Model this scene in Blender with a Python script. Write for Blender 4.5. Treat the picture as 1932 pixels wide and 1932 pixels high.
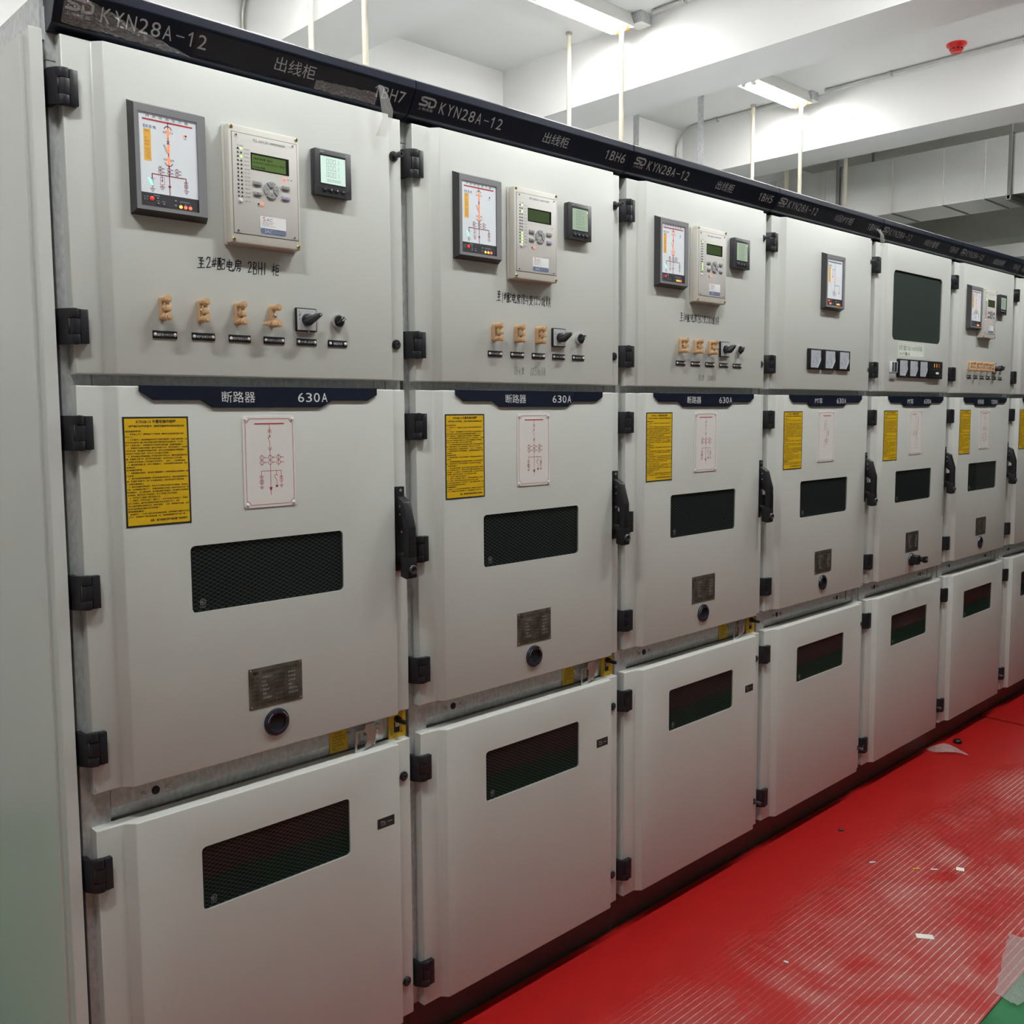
import bpy, bmesh, math, random
from mathutils import Vector
for o in list(bpy.data.objects): bpy.data.objects.remove(o)
SC = bpy.context.scene
COL = SC.collection
random.seed(7)
PI = math.pi

# ---------------------------------------------------------------- camera, world, exposure
cam_d = bpy.data.cameras.new('camera'); cam = bpy.data.objects.new('camera', cam_d); COL.objects.link(cam)
YAW, PIT, ROL, FPX = -0.7594, -0.0892, -0.0061, 1801.46
_cy, _sy, _cp, _sp, _cr, _sr = math.cos(YAW), math.sin(YAW), math.cos(PIT), math.sin(PIT), math.cos(ROL), math.sin(ROL)
fw = Vector((-_sy*_cp, _cy*_cp, _sp)); r0 = Vector((_cy, _sy, 0)); u0 = r0.cross(fw)
rt = r0*_cr + u0*_sr; up = -r0*_sr + u0*_cr
from mathutils import Matrix
M = Matrix(((rt.x, up.x, -fw.x, -0.6326), (rt.y, up.y, -fw.y, -1.8506), (rt.z, up.z, -fw.z, 1.6505), (0, 0, 0, 1)))
cam.matrix_world = M
cam_d.sensor_fit = 'HORIZONTAL'; cam_d.sensor_width = 36.0; cam_d.lens = FPX/1932*36.0
cam_d.shift_x = (966-957.82)/1932; cam_d.shift_y = (937.30-966)/1932
cam_d.clip_start = 0.05
SC.camera = cam
w = bpy.data.worlds.new('world'); SC.world = w; w.use_nodes = True
w.node_tree.nodes['Background'].inputs[0].default_value = (0.8, 0.85, 0.9, 1)
w.node_tree.nodes['Background'].inputs[1].default_value = 0.05
SC.view_settings.view_transform = 'Standard'; SC.view_settings.look = 'None'
SC.view_settings.gamma = 1.0; SC.view_settings.use_curve_mapping = False
SC.view_settings.exposure = 0.0
TUBE = 68.0            # emission of the tubes behind the row
TUBE_AISLE = 250.0     # emission of the aisle tubes, boosted to brighten the upper doors
TUBE_COL = (1.0, 0.985, 0.95)

# ---------------------------------------------------------------- materials
MATS = {}
def s2l(c): return tuple(((x/255.0)/12.92 if x/255.0 <= 0.04045 else ((x/255.0+0.055)/1.055)**2.4) for x in c)
def mat(name, col, rough=0.5, metal=0.0, spec=0.5, emit=0.0, ecol=None, coat=0.0):
    m = bpy.data.materials.new(name); m.use_nodes = True
    b = m.node_tree.nodes['Principled BSDF']
    b.inputs['Base Color'].default_value = (*col, 1)
    b.inputs['Roughness'].default_value = rough
    b.inputs['Metallic'].default_value = metal
    b.inputs['Specular IOR Level'].default_value = spec
    if coat: b.inputs['Coat Weight'].default_value = coat; b.inputs['Coat Roughness'].default_value = 0.08
    if emit:
        b.inputs['Emission Color'].default_value = (*(ecol or col), 1); b.inputs['Emission Strength'].default_value = emit
    MATS[name] = m
    return m
def nd(m, t, **kw):
    n = m.node_tree.nodes.new(t)
    for k, v in kw.items(): setattr(n, k, v)
    return n
def lk(m, a, b): m.node_tree.links.new(a, b)
def P(m): return m.node_tree.nodes['Principled BSDF']
def noise_bump(m, scale, strength, dist=0.001, detail=3, coord='Object'):
    tc = nd(m, 'ShaderNodeTexCoord'); n = nd(m, 'ShaderNodeTexNoise'); n.inputs['Scale'].default_value = scale; n.inputs['Detail'].default_value = detail
    lk(m, tc.outputs[coord], n.inputs['Vector'])
    b = nd(m, 'ShaderNodeBump'); b.inputs['Strength'].default_value = strength; b.inputs['Distance'].default_value = dist
    lk(m, n.outputs['Fac'], b.inputs['Height']); lk(m, b.outputs['Normal'], P(m).inputs['Normal'])
    return n
def noise_color(m, scale, c1, c2, detail=4, rough=None, stretch=None, lo=0.35, hi=0.65):
    tc = nd(m, 'ShaderNodeTexCoord'); n = nd(m, 'ShaderNodeTexNoise'); n.inputs['Scale'].default_value = scale; n.inputs['Detail'].default_value = detail
    if stretch:
        mp = nd(m, 'ShaderNodeMapping'); mp.inputs['Scale'].default_value = stretch
        lk(m, tc.outputs['Object'], mp.inputs['Vector']); lk(m, mp.outputs['Vector'], n.inputs['Vector'])
    else: lk(m, tc.outputs['Object'], n.inputs['Vector'])
    r = nd(m, 'ShaderNodeValToRGB'); r.color_ramp.elements[0].position = lo; r.color_ramp.elements[1].position = hi
    r.color_ramp.elements[0].color = (*c1, 1); r.color_ramp.elements[1].color = (*c2, 1)
    lk(m, n.outputs['Fac'], r.inputs['Fac']); lk(m, r.outputs['Color'], P(m).inputs['Base Color'])
    return n, r

m = mat('paint_grey', (0.545, 0.565, 0.535), 0.34, spec=0.45); noise_bump(m, 650, 0.22, 0.0005, 2)
m = mat('paint_panel', (0.56, 0.58, 0.555), 0.25, spec=0.5); noise_bump(m, 700, 0.06, 0.0004, 2)
m = mat('navy', (0.0045, 0.0075, 0.018), 0.30, spec=0.35); noise_bump(m, 500, 0.05, 0.0003, 2)
m = mat('galvanised', (0.50, 0.51, 0.52), 0.36, metal=0.35)
noise_color(m, 110, (0.46, 0.475, 0.485), (0.60, 0.615, 0.625), 5, stretch=(1, 1, 0.6))
m = mat('duct_metal', (0.6, 0.6, 0.6), 0.21, metal=0.93)
noise_color(m, 160, (0.80, 0.81, 0.80), (0.95, 0.95, 0.935), 4, lo=0.3, hi=0.7)
mat('black_plastic', (0.007, 0.007, 0.0095), 0.40, spec=0.38)
m = mat('black_hinge', (0.0095, 0.0095, 0.0130), 0.42, spec=0.35); noise_bump(m, 1500, 0.1, 0.0003, 1)
mat('dark_metal', (0.018, 0.02, 0.022), 0.3, metal=0.2)
mat('dark_galv', (0.32, 0.32, 0.31), 0.32, metal=0.7)
mat('dark_plastic', (0.035, 0.036, 0.042), 0.4)
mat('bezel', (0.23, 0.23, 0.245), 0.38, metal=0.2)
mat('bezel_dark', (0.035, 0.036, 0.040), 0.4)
mat('tan', (0.56, 0.36, 0.19), 0.45)
mat('relay_case', (0.60, 0.585, 0.53), 0.45)
mat('relay_face', (0.58, 0.57, 0.545), 0.4)
mat('key_grey', (0.30, 0.31, 0.32), 0.45)
mat('key_lilac', (0.40, 0.37, 0.56), 0.45)
mat('brass', (0.62, 0.50, 0.16), 0.3, metal=0.9)
mat('steel', (0.62, 0.62, 0.62), 0.25, metal=0.95)
mat('white', (0.80, 0.80, 0.79), 0.45)
mat('screen_white', (0.66, 0.70, 0.73), 0.3, emit=0.10, ecol=(0.75, 0.85, 0.95))
mat('ink_black', (0.012, 0.012, 0.012), 0.55)
mat('marker_ink', (0.014, 0.014, 0.02), 0.5)
mat('pencil_ink', (0.10, 0.10, 0.10), 0.6)
mat('ink_grey', (0.12, 0.12, 0.12), 0.6)
mat('ink_white', (0.62, 0.63, 0.64), 0.5)
mat('ink_silver', (0.42, 0.43, 0.45), 0.4)
mat('ink_red', (0.40, 0.018, 0.03), 0.5)
mat('ink_maroon', (0.26, 0.03, 0.05), 0.5)
mat('ink_blue', (0.08, 0.11, 0.26), 0.5)
mat('ink_orange', (0.80, 0.43, 0.06), 0.5)
mat('yellow_sheet', (0.66, 0.42, 0.004), 0.45)
mat('sticker_yellow', (0.62, 0.38, 0.01), 0.45)
mat('plate_white', (0.70, 0.69, 0.66), 0.35)
m = mat('rating_metal', (0.13, 0.105, 0.085), 0.28, metal=0.6); noise_color(m, 30, (0.10, 0.08, 0.065), (0.20, 0.165, 0.14), 4)
mat('lcd_green', (0.06, 0.10, 0.03), 0.2, emit=0.11, ecol=(0.35, 0.55, 0.16))
mat('lcd_dark', (0.012, 0.016, 0.010), 0.15)
mat('lcd_cyan', (0.5, 0.6, 0.56), 0.25, emit=0.38, ecol=(0.66, 0.96, 0.84))
mat('lcd_dim', (0.32, 0.40, 0.30), 0.25, emit=0.10, ecol=(0.66, 0.96, 0.70))
mat('led_off', (0.03, 0.03, 0.03), 0.3)
mat('led_red', (0.9, 0.1, 0.06), 0.3, emit=2.2, ecol=(1.0, 0.10, 0.05))
mat('led_orange', (0.9, 0.2, 0.08), 0.3, emit=1.15, ecol=(1.0, 0.16, 0.05))
mat('led_amber', (0.9, 0.5, 0.1), 0.3, emit=1.2, ecol=(1.0, 0.45, 0.08))
mat('led_green', (0.4, 0.9, 0.2), 0.3, emit=1.6, ecol=(0.45, 1.0, 0.15))
mat('led_jade', (0.2, 0.9, 0.5), 0.3, emit=1.3, ecol=(0.25, 1.0, 0.55))
mat('sticker_white', (0.80, 0.80, 0.80), 0.4)
mat('sticker_blue', (0.13, 0.17, 0.33), 0.4)
mat('plinth_paint', (0.055, 0.048, 0.046), 0.4)
mat('gap_black', (0.004, 0.004, 0.004), 0.8)
mat('pane_back', (0.0075, 0.0090, 0.0088), 0.6)
mat('window_backing', (0.050, 0.060, 0.057), 0.5)
mat('chrome', (0.68, 0.68, 0.68), 0.18, metal=0.92)
mat('wire', (0.17, 0.175, 0.175), 0.5)
m = mat('wall_white', (0.91, 0.91, 0.905), 0.85, spec=0.2); noise_bump(m, 60, 0.12, 0.001, 5)
m = mat('ceiling_white', (0.91, 0.91, 0.905), 0.9, spec=0.2); noise_bump(m, 80, 0.08, 0.001, 5)
mat('rod_cream', (0.66, 0.62, 0.50), 0.4)
mat('lamp_body', (0.78, 0.77, 0.74), 0.45)
mat('lamp_socket', (0.75, 0.33, 0.05), 0.45)
mat('tube', (1, 1, 1), 0.4, emit=TUBE, ecol=TUBE_COL)
mat('tube_aisle', (1, 1, 1), 0.4, emit=TUBE_AISLE, ecol=(0.985, 1.0, 0.985))
mat('wall_far_grey', (0.16, 0.16, 0.155), 0.7)
mat('alarm_red', (0.62, 0.012, 0.010), 0.35)
mat('conduit_metal', (0.50, 0.50, 0.48), 0.35, metal=0.85)
mat('gauge_face', (0.42, 0.45, 0.50), 0.35)
mat('gauge_cover', (0.70, 0.73, 0.76), 0.15)
mat('card', (0.80, 0.80, 0.76), 0.6)
mat('paper', (0.68, 0.72, 0.66), 0.7)
mat('yellow_bit', (0.70, 0.45, 0.03), 0.5)
m = mat('floor_green', (0.016, 0.16, 0.060), 0.25, spec=0.5); noise_color(m, 6, (0.014, 0.135, 0.045), (0.03, 0.19, 0.075), 6)

def glass_mat(name, tint, rough=0.015, edge=1.5):
    m = bpy.data.materials.new(name); m.use_nodes = True; nt = m.node_tree
    for n in list(nt.nodes): nt.nodes.remove(n)
    out = nt.nodes.new('ShaderNodeOutputMaterial'); mx = nt.nodes.new('ShaderNodeMixShader'); fr = nt.nodes.new('ShaderNodeMath'); lw = nt.nodes.new('ShaderNodeLayerWeight'); pw = nt.nodes.new('ShaderNodeMath')
    tr = nt.nodes.new('ShaderNodeBsdfTransparent'); gl = nt.nodes.new('ShaderNodeBsdfGlossy')
    lw.inputs['Blend'].default_value = 0.5; pw.operation = 'POWER'; pw.inputs[1].default_value = 5.0; fr.operation = 'MULTIPLY_ADD'; fr.inputs[1].default_value = 0.8; fr.inputs[2].default_value = ((edge-1)/(edge+1))**2; nt.links.new(lw.outputs['Facing'], pw.inputs[0]); nt.links.new(pw.outputs[0], fr.inputs[0]); tr.inputs['Color'].default_value = (*tint, 1); gl.inputs['Roughness'].default_value = rough
    nt.links.new(fr.outputs[0], mx.inputs[0]); nt.links.new(tr.outputs[0], mx.inputs[1]); nt.links.new(gl.outputs[0], mx.inputs[2]); nt.links.new(mx.outputs[0], out.inputs[0])
    MATS[name] = m; return m
glass_mat('window_glass', (0.56, 0.61, 0.60), edge=1.36)
glass_mat('smoked_glass', (0.78, 0.83, 0.81))
def film_mat(name, tint, gloss, bump, scale, milk):
    m = bpy.data.materials.new(name); m.use_nodes = True; nt = m.node_tree
    for n in list(nt.nodes): nt.nodes.remove(n)
    N = nt.nodes.new; L = nt.links.new
    out = N('ShaderNodeOutputMaterial'); mx = N('ShaderNodeMixShader'); mx2 = N('ShaderNodeMixShader')
    tr = N('ShaderNodeBsdfTransparent'); gl = N('ShaderNodeBsdfGlossy'); df = N('ShaderNodeBsdfDiffuse')
    tr.inputs['Color'].default_value = (*tint, 1); gl.inputs['Roughness'].default_value = 0.10; df.inputs['Color'].default_value = (0.8, 0.8, 0.78, 1)
    tc = N('ShaderNodeTexCoord'); nz = N('ShaderNodeTexNoise'); nz.inputs['Scale'].default_value = scale; nz.inputs['Detail'].default_value = 4
    bp = N('ShaderNodeBump'); bp.inputs['Strength'].default_value = bump; bp.inputs['Distance'].default_value = 0.006
    L(tc.outputs['Object'], nz.inputs['Vector']); L(nz.outputs['Fac'], bp.inputs['Height']); L(bp.outputs[0], gl.inputs['Normal'])
    mx.inputs[0].default_value = milk; L(tr.outputs[0], mx.inputs[1]); L(df.outputs[0], mx.inputs[2])
    mx2.inputs[0].default_value = gloss; L(mx.outputs[0], mx2.inputs[1]); L(gl.outputs[0], mx2.inputs[2]); L(mx2.outputs[0], out.inputs[0])
    MATS[name] = m; return m
film_mat('clear_film', (0.97, 0.97, 0.98), 0.035, 0.9, 70, 0.015)
film_mat('bag_film', (0.94, 0.92, 0.92), 0.10, 0.35, 22, 0.24)

# ribbed red mat: fine ribs along the row with dust lying in the grooves
def mat_mat():
    m = mat('red_rubber', (0.42, 0.012, 0.012), 0.42, spec=0.22)
    tc = nd(m, 'ShaderNodeTexCoord'); sp = nd(m, 'ShaderNodeSeparateXYZ'); lk(m, tc.outputs['Object'], sp.inputs[0])
    def math_(op, a, b=None, c=None):
        n = nd(m, 'ShaderNodeMath', operation=op)
        for i, x in enumerate((a, b, c)):
            if x is None: continue
            if isinstance(x, (int, float)): n.inputs[i].default_value = x
            else: lk(m, x, n.inputs[i])
        return n.outputs[0]
    y = sp.outputs['Y']
    fine = math_('SINE', math_('MULTIPLY', y, 2*PI/0.0055))
    fr = math_('ABSOLUTE', math_('SUBTRACT', math_('FRACT', math_('DIVIDE', y, 0.0195)), 0.5))
    nz0 = nd(m, 'ShaderNodeTexNoise'); nz0.inputs['Scale'].default_value = 55; nz0.inputs['Detail'].default_value = 3; lk(m, tc.outputs['Object'], nz0.inputs['Vector'])
    stripe = math_('MULTIPLY', math_('SMOOTH_MAX', math_('SUBTRACT', math_('MULTIPLY_ADD', nz0.outputs['Fac'], 0.16, 0.02), fr), 0.0, 0.01), 14.0)
    stripe = math_('MINIMUM', stripe, 1.0)
    nz = nd(m, 'ShaderNodeTexNoise'); nz.inputs['Scale'].default_value = 2.3; nz.inputs['Detail'].default_value = 5; nz.inputs['Roughness'].default_value = 0.6; nz.inputs['Distortion'].default_value = 0.8; lk(m, tc.outputs['Object'], nz.inputs['Vector'])
    mr = nd(m, 'ShaderNodeMapRange'); mr.inputs[1].default_value = 0.42; mr.inputs[2].default_value = 0.62; lk(m, nz.outputs['Fac'], mr.inputs[0])
    # walked-on dust gathers away from the cabinets
    di = nd(m, 'ShaderNodeMapRange'); di.inputs[1].default_value = -0.20; di.inputs[2].default_value = -0.55; di.interpolation_type = 'SMOOTHSTEP'; lk(m, y, di.inputs[0])
    patch = math_('MULTIPLY', math_('MULTIPLY_ADD', mr.outputs[0], 0.90, 0.10), di.outputs[0])
    nz2 = nd(m, 'ShaderNodeTexNoise'); nz2.inputs['Scale'].default_value = 9; nz2.inputs['Detail'].default_value = 6; lk(m, tc.outputs['Object'], nz2.inputs['Vector'])
    haze = math_('MULTIPLY', math_('MULTIPLY', patch, nz2.outputs['Fac']), 0.34)
    dust = math_('MINIMUM', math_('ADD', haze, math_('MULTIPLY', math_('MULTIPLY', stripe, patch), 0.85)), 0.9)
    mx = nd(m, 'ShaderNodeMix', data_type='RGBA')
    mx.inputs[6].default_value = (0.325, 0.0095, 0.0085, 1); mx.inputs[7].default_value = (0.60, 0.47, 0.43, 1)
    lk(m, dust, mx.inputs[0]); lk(m, mx.outputs[2], P(m).inputs['Base Color'])
    rr = nd(m, 'ShaderNodeMapRange'); rr.inputs[3].default_value = 0.36; rr.inputs[4].default_value = 0.7; lk(m, dust, rr.inputs[0]); lk(m, rr.outputs[0], P(m).inputs['Roughness'])
    b = nd(m, 'ShaderNodeBump'); b.inputs['Strength'].default_value = 0.13; b.inputs['Distance'].default_value = 0.0012
    lk(m, fine, b.inputs['Height']); lk(m, b.outputs[0], P(m).inputs['Normal'])
mat_mat()

# ---------------------------------------------------------------- mesh building
_TXT = {}
def text2d(body, res=3, bold=0.0):
    k = (body, res, bold)
    if k in _TXT: return _TXT[k]
    c = bpy.data.curves.new('tmp', 'FONT'); c.body = body; c.resolution_u = res; c.offset = bold
    o = bpy.data.objects.new('tmp', c); COL.objects.link(o)
    me = bpy.data.meshes.new_from_object(o.evaluated_get(bpy.context.evaluated_depsgraph_get()))
    vs = [(v.co.x, v.co.y) for v in me.vertices]; fs = [tuple(p.vertices) for p in me.polygons]
    bpy.data.objects.remove(o); bpy.data.curves.remove(c); bpy.data.meshes.remove(me)
    xs = [v[0] for v in vs]; ys = [v[1] for v in vs]
    _TXT[k] = (vs, fs, min(xs), max(xs), min(ys), max(ys)); return _TXT[k]

class MB:
    def __init__(s): s.v = []; s.f = []; s.m = []; s.s = []; s.mats = []
    def mi(s, mt):
        if mt not in s.mats: s.mats.append(mt)
        return s.mats.index(mt)
    def add(s, vs, fs, mt, smooth=False):
        b = len(s.v); i = s.mi(mt); s.v += [tuple(v) for v in vs]
        for f in fs: s.f.append(tuple(b+k for k in f)); s.m.append(i); s.s.append(smooth)
        return s
    def addbm(s, bm, mt, smooth=False):
        bm.verts.ensure_lookup_table(); bm.verts.index_update()
        s.add([v.co[:] for v in bm.verts], [[v.index for v in f.verts] for f in bm.faces], mt, smooth); bm.free(); return s
    def box(s, x0, x1, y0, y1, z0, z1, mt, bev=0.0, seg=2):
        vs = [(x0,y0,z0),(x1,y0,z0),(x1,y1,z0),(x0,y1,z0),(x0,y0,z1),(x1,y0,z1),(x1,y1,z1),(x0,y1,z1)]
        fs = [(0,3,2,1),(4,5,6,7),(0,1,5,4),(1,2,6,5),(2,3,7,6),(3,0,4,7)]
        if not bev: return s.add(vs, fs, mt)
        bm = bmesh.new(); bv = [bm.verts.new(v) for v in vs]
        for f in fs: bm.faces.new([bv[i] for i in f])
        bmesh.ops.bevel(bm, geom=bm.edges[:], offset=bev, segments=seg, profile=0.5, affect='EDGES')
        return s.addbm(bm, mt, seg > 1)
    def cyl(s, c, ax, r, h0, h1, mt, n=20, r2=None, smooth=True, rot=0.0):
        # axis 'x','y','z'; h0..h1 along it, c is the centre in the other two coordinates
        r2 = r if r2 is None else r2; vs = []
        def pt(a, h, rr):
            u, w_ = c[0]+rr*math.cos(a), c[1]+rr*math.sin(a)
            return (h, u, w_) if ax == 'x' else (u, h, w_) if ax == 'y' else (u, w_, h)
        for h, rr in ((h0, r), (h1, r2)):
            for i in range(n): vs.append(pt(rot+2*PI*i/n, h, rr))
        fs = [(i, (i+1) % n, n+(i+1) % n, n+i) for i in range(n)]
        s.add(vs, fs, mt, smooth)
        s.add(vs[:n], [tuple(range(n))[::-1]], mt); s.add(vs[n:], [tuple(range(n))], mt); return s
    def lathe(s, c, ax, prof, mt, n=28, smooth=True):
        # prof: list of (r, h) along the axis
        vs = []
        for r, h in prof:
            for i in range(n):
                a = 2*PI*i/n; u, w_ = c[0]+r*math.cos(a), c[1]+r*math.sin(a)
                vs.append((h, u, w_) if ax == 'x' else (u, h, w_) if ax == 'y' else (u, w_, h))
        fs = []
        for k in range(len(prof)-1):
            for i in range(n): fs.append((k*n+i, k*n+(i+1) % n, (k+1)*n+(i+1) % n, (k+1)*n+i))
        return s.add(vs, fs, mt, smooth)
    def prism(s, poly, ax, h0, h1, mt, bev=0.0):
        # poly in the plane normal to ax: 'y' -> (x,z), 'x' -> (y,z), 'z' -> (x,y)
        def pt(p, h): return (h, p[0], p[1]) if ax == 'x' else (p[0], h, p[1]) if ax == 'y' else (p[0], p[1], h)
        n = len(poly); vs = [pt(p, h0) for p in poly]+[pt(p, h1) for p in poly]
        fs = [tuple(range(n)), tuple(range(2*n-1, n-1, -1))]+[(i, n+i, n+(i+1) % n, (i+1) % n) for i in range(n)]
        bm = bmesh.new(); bv = [bm.verts.new(v) for v in vs]
        for f in fs: bm.faces.new([bv[i] for i in f])
        bmesh.ops.recalc_face_normals(bm, faces=bm.faces)
        if bev: bmesh.ops.bevel(bm, geom=bm.edges[:], offset=bev, segments=2, profile=0.5, affect='EDGES')
        return s.addbm(bm, mt, False)
    def tube(s, path, r, mt, n=10, cap=True):
        path = [Vector(p) for p in path]; rings = []; prev = None
        for i, p in enumerate(path):
            t = (path[min(i+1, len(path)-1)]-path[max(i-1, 0)]).normalized()
            if prev is None:
                a = Vector((0, 0, 1)) if abs(t.z) < 0.9 else Vector((1, 0, 0)); u = t.cross(a).normalized()
            else: u = (prev-t*prev.dot(t)).normalized()
            prev = u; w_ = t.cross(u)
            rings.append([p+u*r*math.cos(2*PI*k/n)+w_*r*math.sin(2*PI*k/n) for k in range(n)])
        vs = [v for R in rings for v in R]; fs = []
        for i in range(len(rings)-1):
            for k in range(n): fs.append((i*n+k, i*n+(k+1) % n, (i+1)*n+(k+1) % n, (i+1)*n+k))
        s.add(vs, fs, mt, True)
        if cap: s.add(rings[0], [tuple(range(n))[::-1]], mt); s.add(rings[-1], [tuple(range(n))], mt)
        return s
    def stroke(s, pts, y, w_, mt, closed=False, mp=None):
        # flat ink line in the x-z plane at depth y
        if closed: pts = list(pts)+[pts[0]]
        mp = mp or (lambda x, z: (x, y, z))
        for (a, b), (c, d) in zip(pts[:-1], pts[1:]):
            L = math.hypot(c-a, d-b)
            if L < 1e-7: continue
            tx, tz = (c-a)/L, (d-b)/L; e = w_*0.35; nx, nz = -tz*w_/2, tx*w_/2
            a2, b2, c2, d2 = a-tx*e, b-tz*e, c+tx*e, d+tz*e
            s.add([mp(a2+nx, b2+nz), mp(a2-nx, b2-nz), mp(c2-nx, d2-nz), mp(c2+nx, d2+nz)], [(0, 1, 2, 3)], mt)
        return s
    def circ(s, cx, cz, r, y, w_, mt, n=20, a0=0, a1=2*PI):
        return s.stroke([(cx+r*math.cos(a0+(a1-a0)*i/n), cz+r*math.sin(a0+(a1-a0)*i/n)) for i in range(n+1)], y, w_, mt)
    def disc(s, cx, cz, r, y, mt, n=14):
        return s.add([(cx+r*math.cos(2*PI*i/n), y, cz+r*math.sin(2*PI*i/n)) for i in range(n)], [tuple(range(n))], mt)
    def rect(s, x0, x1, z0, z1, y, mt): return s.add([(x0, y, z0), (x1, y, z0), (x1, y, z1), (x0, y, z1)], [(0, 1, 2, 3)], mt)
    def text(s, body, x0, x1, z0, z1, y, mt, res=3, mp=None, keep=False, shear=0.0, bold=0.0):
        vs, fs, a, b, c, d = text2d(body, res, bold); sx = (x1-x0)/(b-a); sz = (z1-z0)/(d-c)
        if keep: sx = sz
        mp = mp or (lambda x, z: (x, y, z))
        return s.add([mp(x0+(vx-a)*sx+shear*(vz-c)*sz, z0+(vz-c)*sz) for vx, vz in vs], fs, mt)
    def mesh(s, name):
        me = bpy.data.meshes.new(name); me.from_pydata(s.v, [], s.f)
        for mt in s.mats: me.materials.append(MATS[mt])
        me.polygons.foreach_set('material_index', s.m); me.polygons.foreach_set('use_smooth', s.s)
        me.update()
        if any(s.s): me.set_sharp_from_angle(angle=math.radians(38))
        return me

def rrect(x0, x1, z0, z1, r, n=6):
    p = []
    for cx, cz, a in ((x1-r, z1-r, 0), (x0+r, z1-r, PI/2), (x0+r, z0+r, PI), (x1-r, z0+r, 1.5*PI)):
        for i in range(n+1): t = a+PI/2*i/n; p.append((cx+r*math.cos(t), cz+r*math.sin(t)))
    return p

CACHE = {}
def shared(key, fn):
    if key not in CACHE: CACHE[key] = fn()
    return CACHE[key]
def link(name, me, parent=None, loc=(0, 0, 0), label=None):
    if isinstance(me, MB): me = me.mesh(name)
    o = bpy.data.objects.new(name, me); COL.objects.link(o); o.location = loc
    if parent is not None: o.parent = parent
    if label: o['label'] = label
    return o
def thing(name, label, cat, loc=(0, 0, 0), group=None, mesh=None, rotz=0):
    o = bpy.data.objects.new(name, mesh.mesh(name) if isinstance(mesh, MB) else mesh); COL.objects.link(o)
    o.location = loc; o.rotation_euler = (0, 0, rotz); o['label'] = label; o['category'] = cat
    if group: o['group'] = group
    return o
def struct(name, mb):
    o = link(name, mb); o['kind'] = 'structure'; return o
def copy_tree(o, parent=None):
    c = o.copy(); COL.objects.link(c)
    if parent is not None: c.parent = parent
    for ch in list(o.children): copy_tree(ch, c)
    return c

# ---------------------------------------------------------------- the room
HC, ZB = 3.65, 3.319       # ceiling height, underside of the beams
WY = 2.40                  # wall behind the row
b = MB(); b.box(-3.2, 14.2, -3.8, WY+0.2, -0.10, -0.005, 'floor_green'); struct('floor', b)
b = MB(); b.box(-3.2, 14.2, -3.8, WY+0.2, HC, HC+0.2, 'ceiling_white'); struct('ceiling', b)
b = MB(); b.box(-3.2, 14.2, WY, WY+0.2, -0.005, HC, 'wall_white'); struct('wall_back', b)
b = MB(); b.box(-3.2, 14.2, -3.8, -3.6, -0.005, HC, 'wall_far_grey'); struct('wall_front', b)
b = MB(); b.box(-3.2, -3.0, -3.6, WY, -0.005, HC, 'wall_white'); struct('wall_left', b)
b = MB(); b.box(14.0, 14.2, -3.6, WY, -0.005, HC, 'wall_white'); struct('wall_right', b)
for x0, x1 in ((-1.85, -1.49), (1.705, 2.065), (3.385, 3.745), (5.159, 5.52), (7.15, 7.51), (9.50, 9.92), (10.86, 11.22)):
    b = MB(); b.box(x0, x1, -3.6, WY, ZB, HC, 'ceiling_white'); struct('ceiling_beam', b)

# ---------------------------------------------------------------- ceiling lamps
def make_lamp(tube='tube'):
    L = thing('ceiling_lamp', 'twin tube batten lamp', 'lamp')
    # white trough, open below, with two tubes side by side
    b = MB(); D_ = -.076
    b.prism([(-.050, 0), (.050, 0), (.074, D_), (.070, D_), (.047, -.040), (-.047, -.040), (-.070, D_), (-.074, D_)], 'x', -.31, .31, 'lamp_body')
    for e in (-1, 1): b.prism([(-.050, 0), (.050, 0), (.074, D_), (-.074, D_)], 'x', e*.310, e*.313, 'lamp_body')
    link('lamp_body', b, L)
    for s in (-1, 1):
        t = MB(); t.cyl((s*0.031, -0.0740), 'x', 0.0155, -0.285, 0.285, tube, 16); tb = link('fluorescent_tube', t, L)
        for e in (-1, 1):
            q = MB(); q.cyl((s*0.031, -0.0740), 'x', 0.0164, e*0.285, e*0.305, 'lamp_socket' if e > 0 else 'lamp_body', 14); link('lamp_socket', q, L, label='orange end socket' if e > 0 else None)
    return L
LAMPS = [(2.965, 1.395, 'twin tube lamp on the ceiling between the two nearer beams, cut by the top edge'),
         (4.735, 1.395, 'twin tube lamp on the ceiling of the second bay, whole in view'),
         (1.20, 1.395, 'twin tube lamp on the ceiling above the nearest cabinet, out of the picture'),
         (-0.60, 1.395, 'twin tube lamp on the ceiling left of the row, out of the picture'),
         (10.40, 1.0, 'twin tube lamp in the farthest bay, hidden behind a beam'),
         (-0.60, -0.92, 'twin tube lamp over the aisle beside the row end, out of the picture'),
         (1.20, -0.92, 'twin tube lamp over the aisle before the nearest cabinet, out of the picture'),
         (2.965, -0.92, 'twin tube lamp over the aisle before the third cabinet, out of the picture'),
         (4.735, -0.92, 'twin tube lamp over the aisle before the sixth cabinet, out of the picture'),
         (6.30, -0.92, 'twin tube lamp over the far aisle, out of the picture')]
lamp0 = make_lamp(); lamp1 = make_lamp('tube_aisle')
for i, (x, y, lb) in enumerate(LAMPS):
    o = lamp0 if i == 0 else lamp1 if i == 5 else copy_tree(lamp0 if y > 0 else lamp1)
    o.location = (x, y, HC); o['label'] = lb; o['group'] = 'tube lamps on the ceiling'

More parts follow.
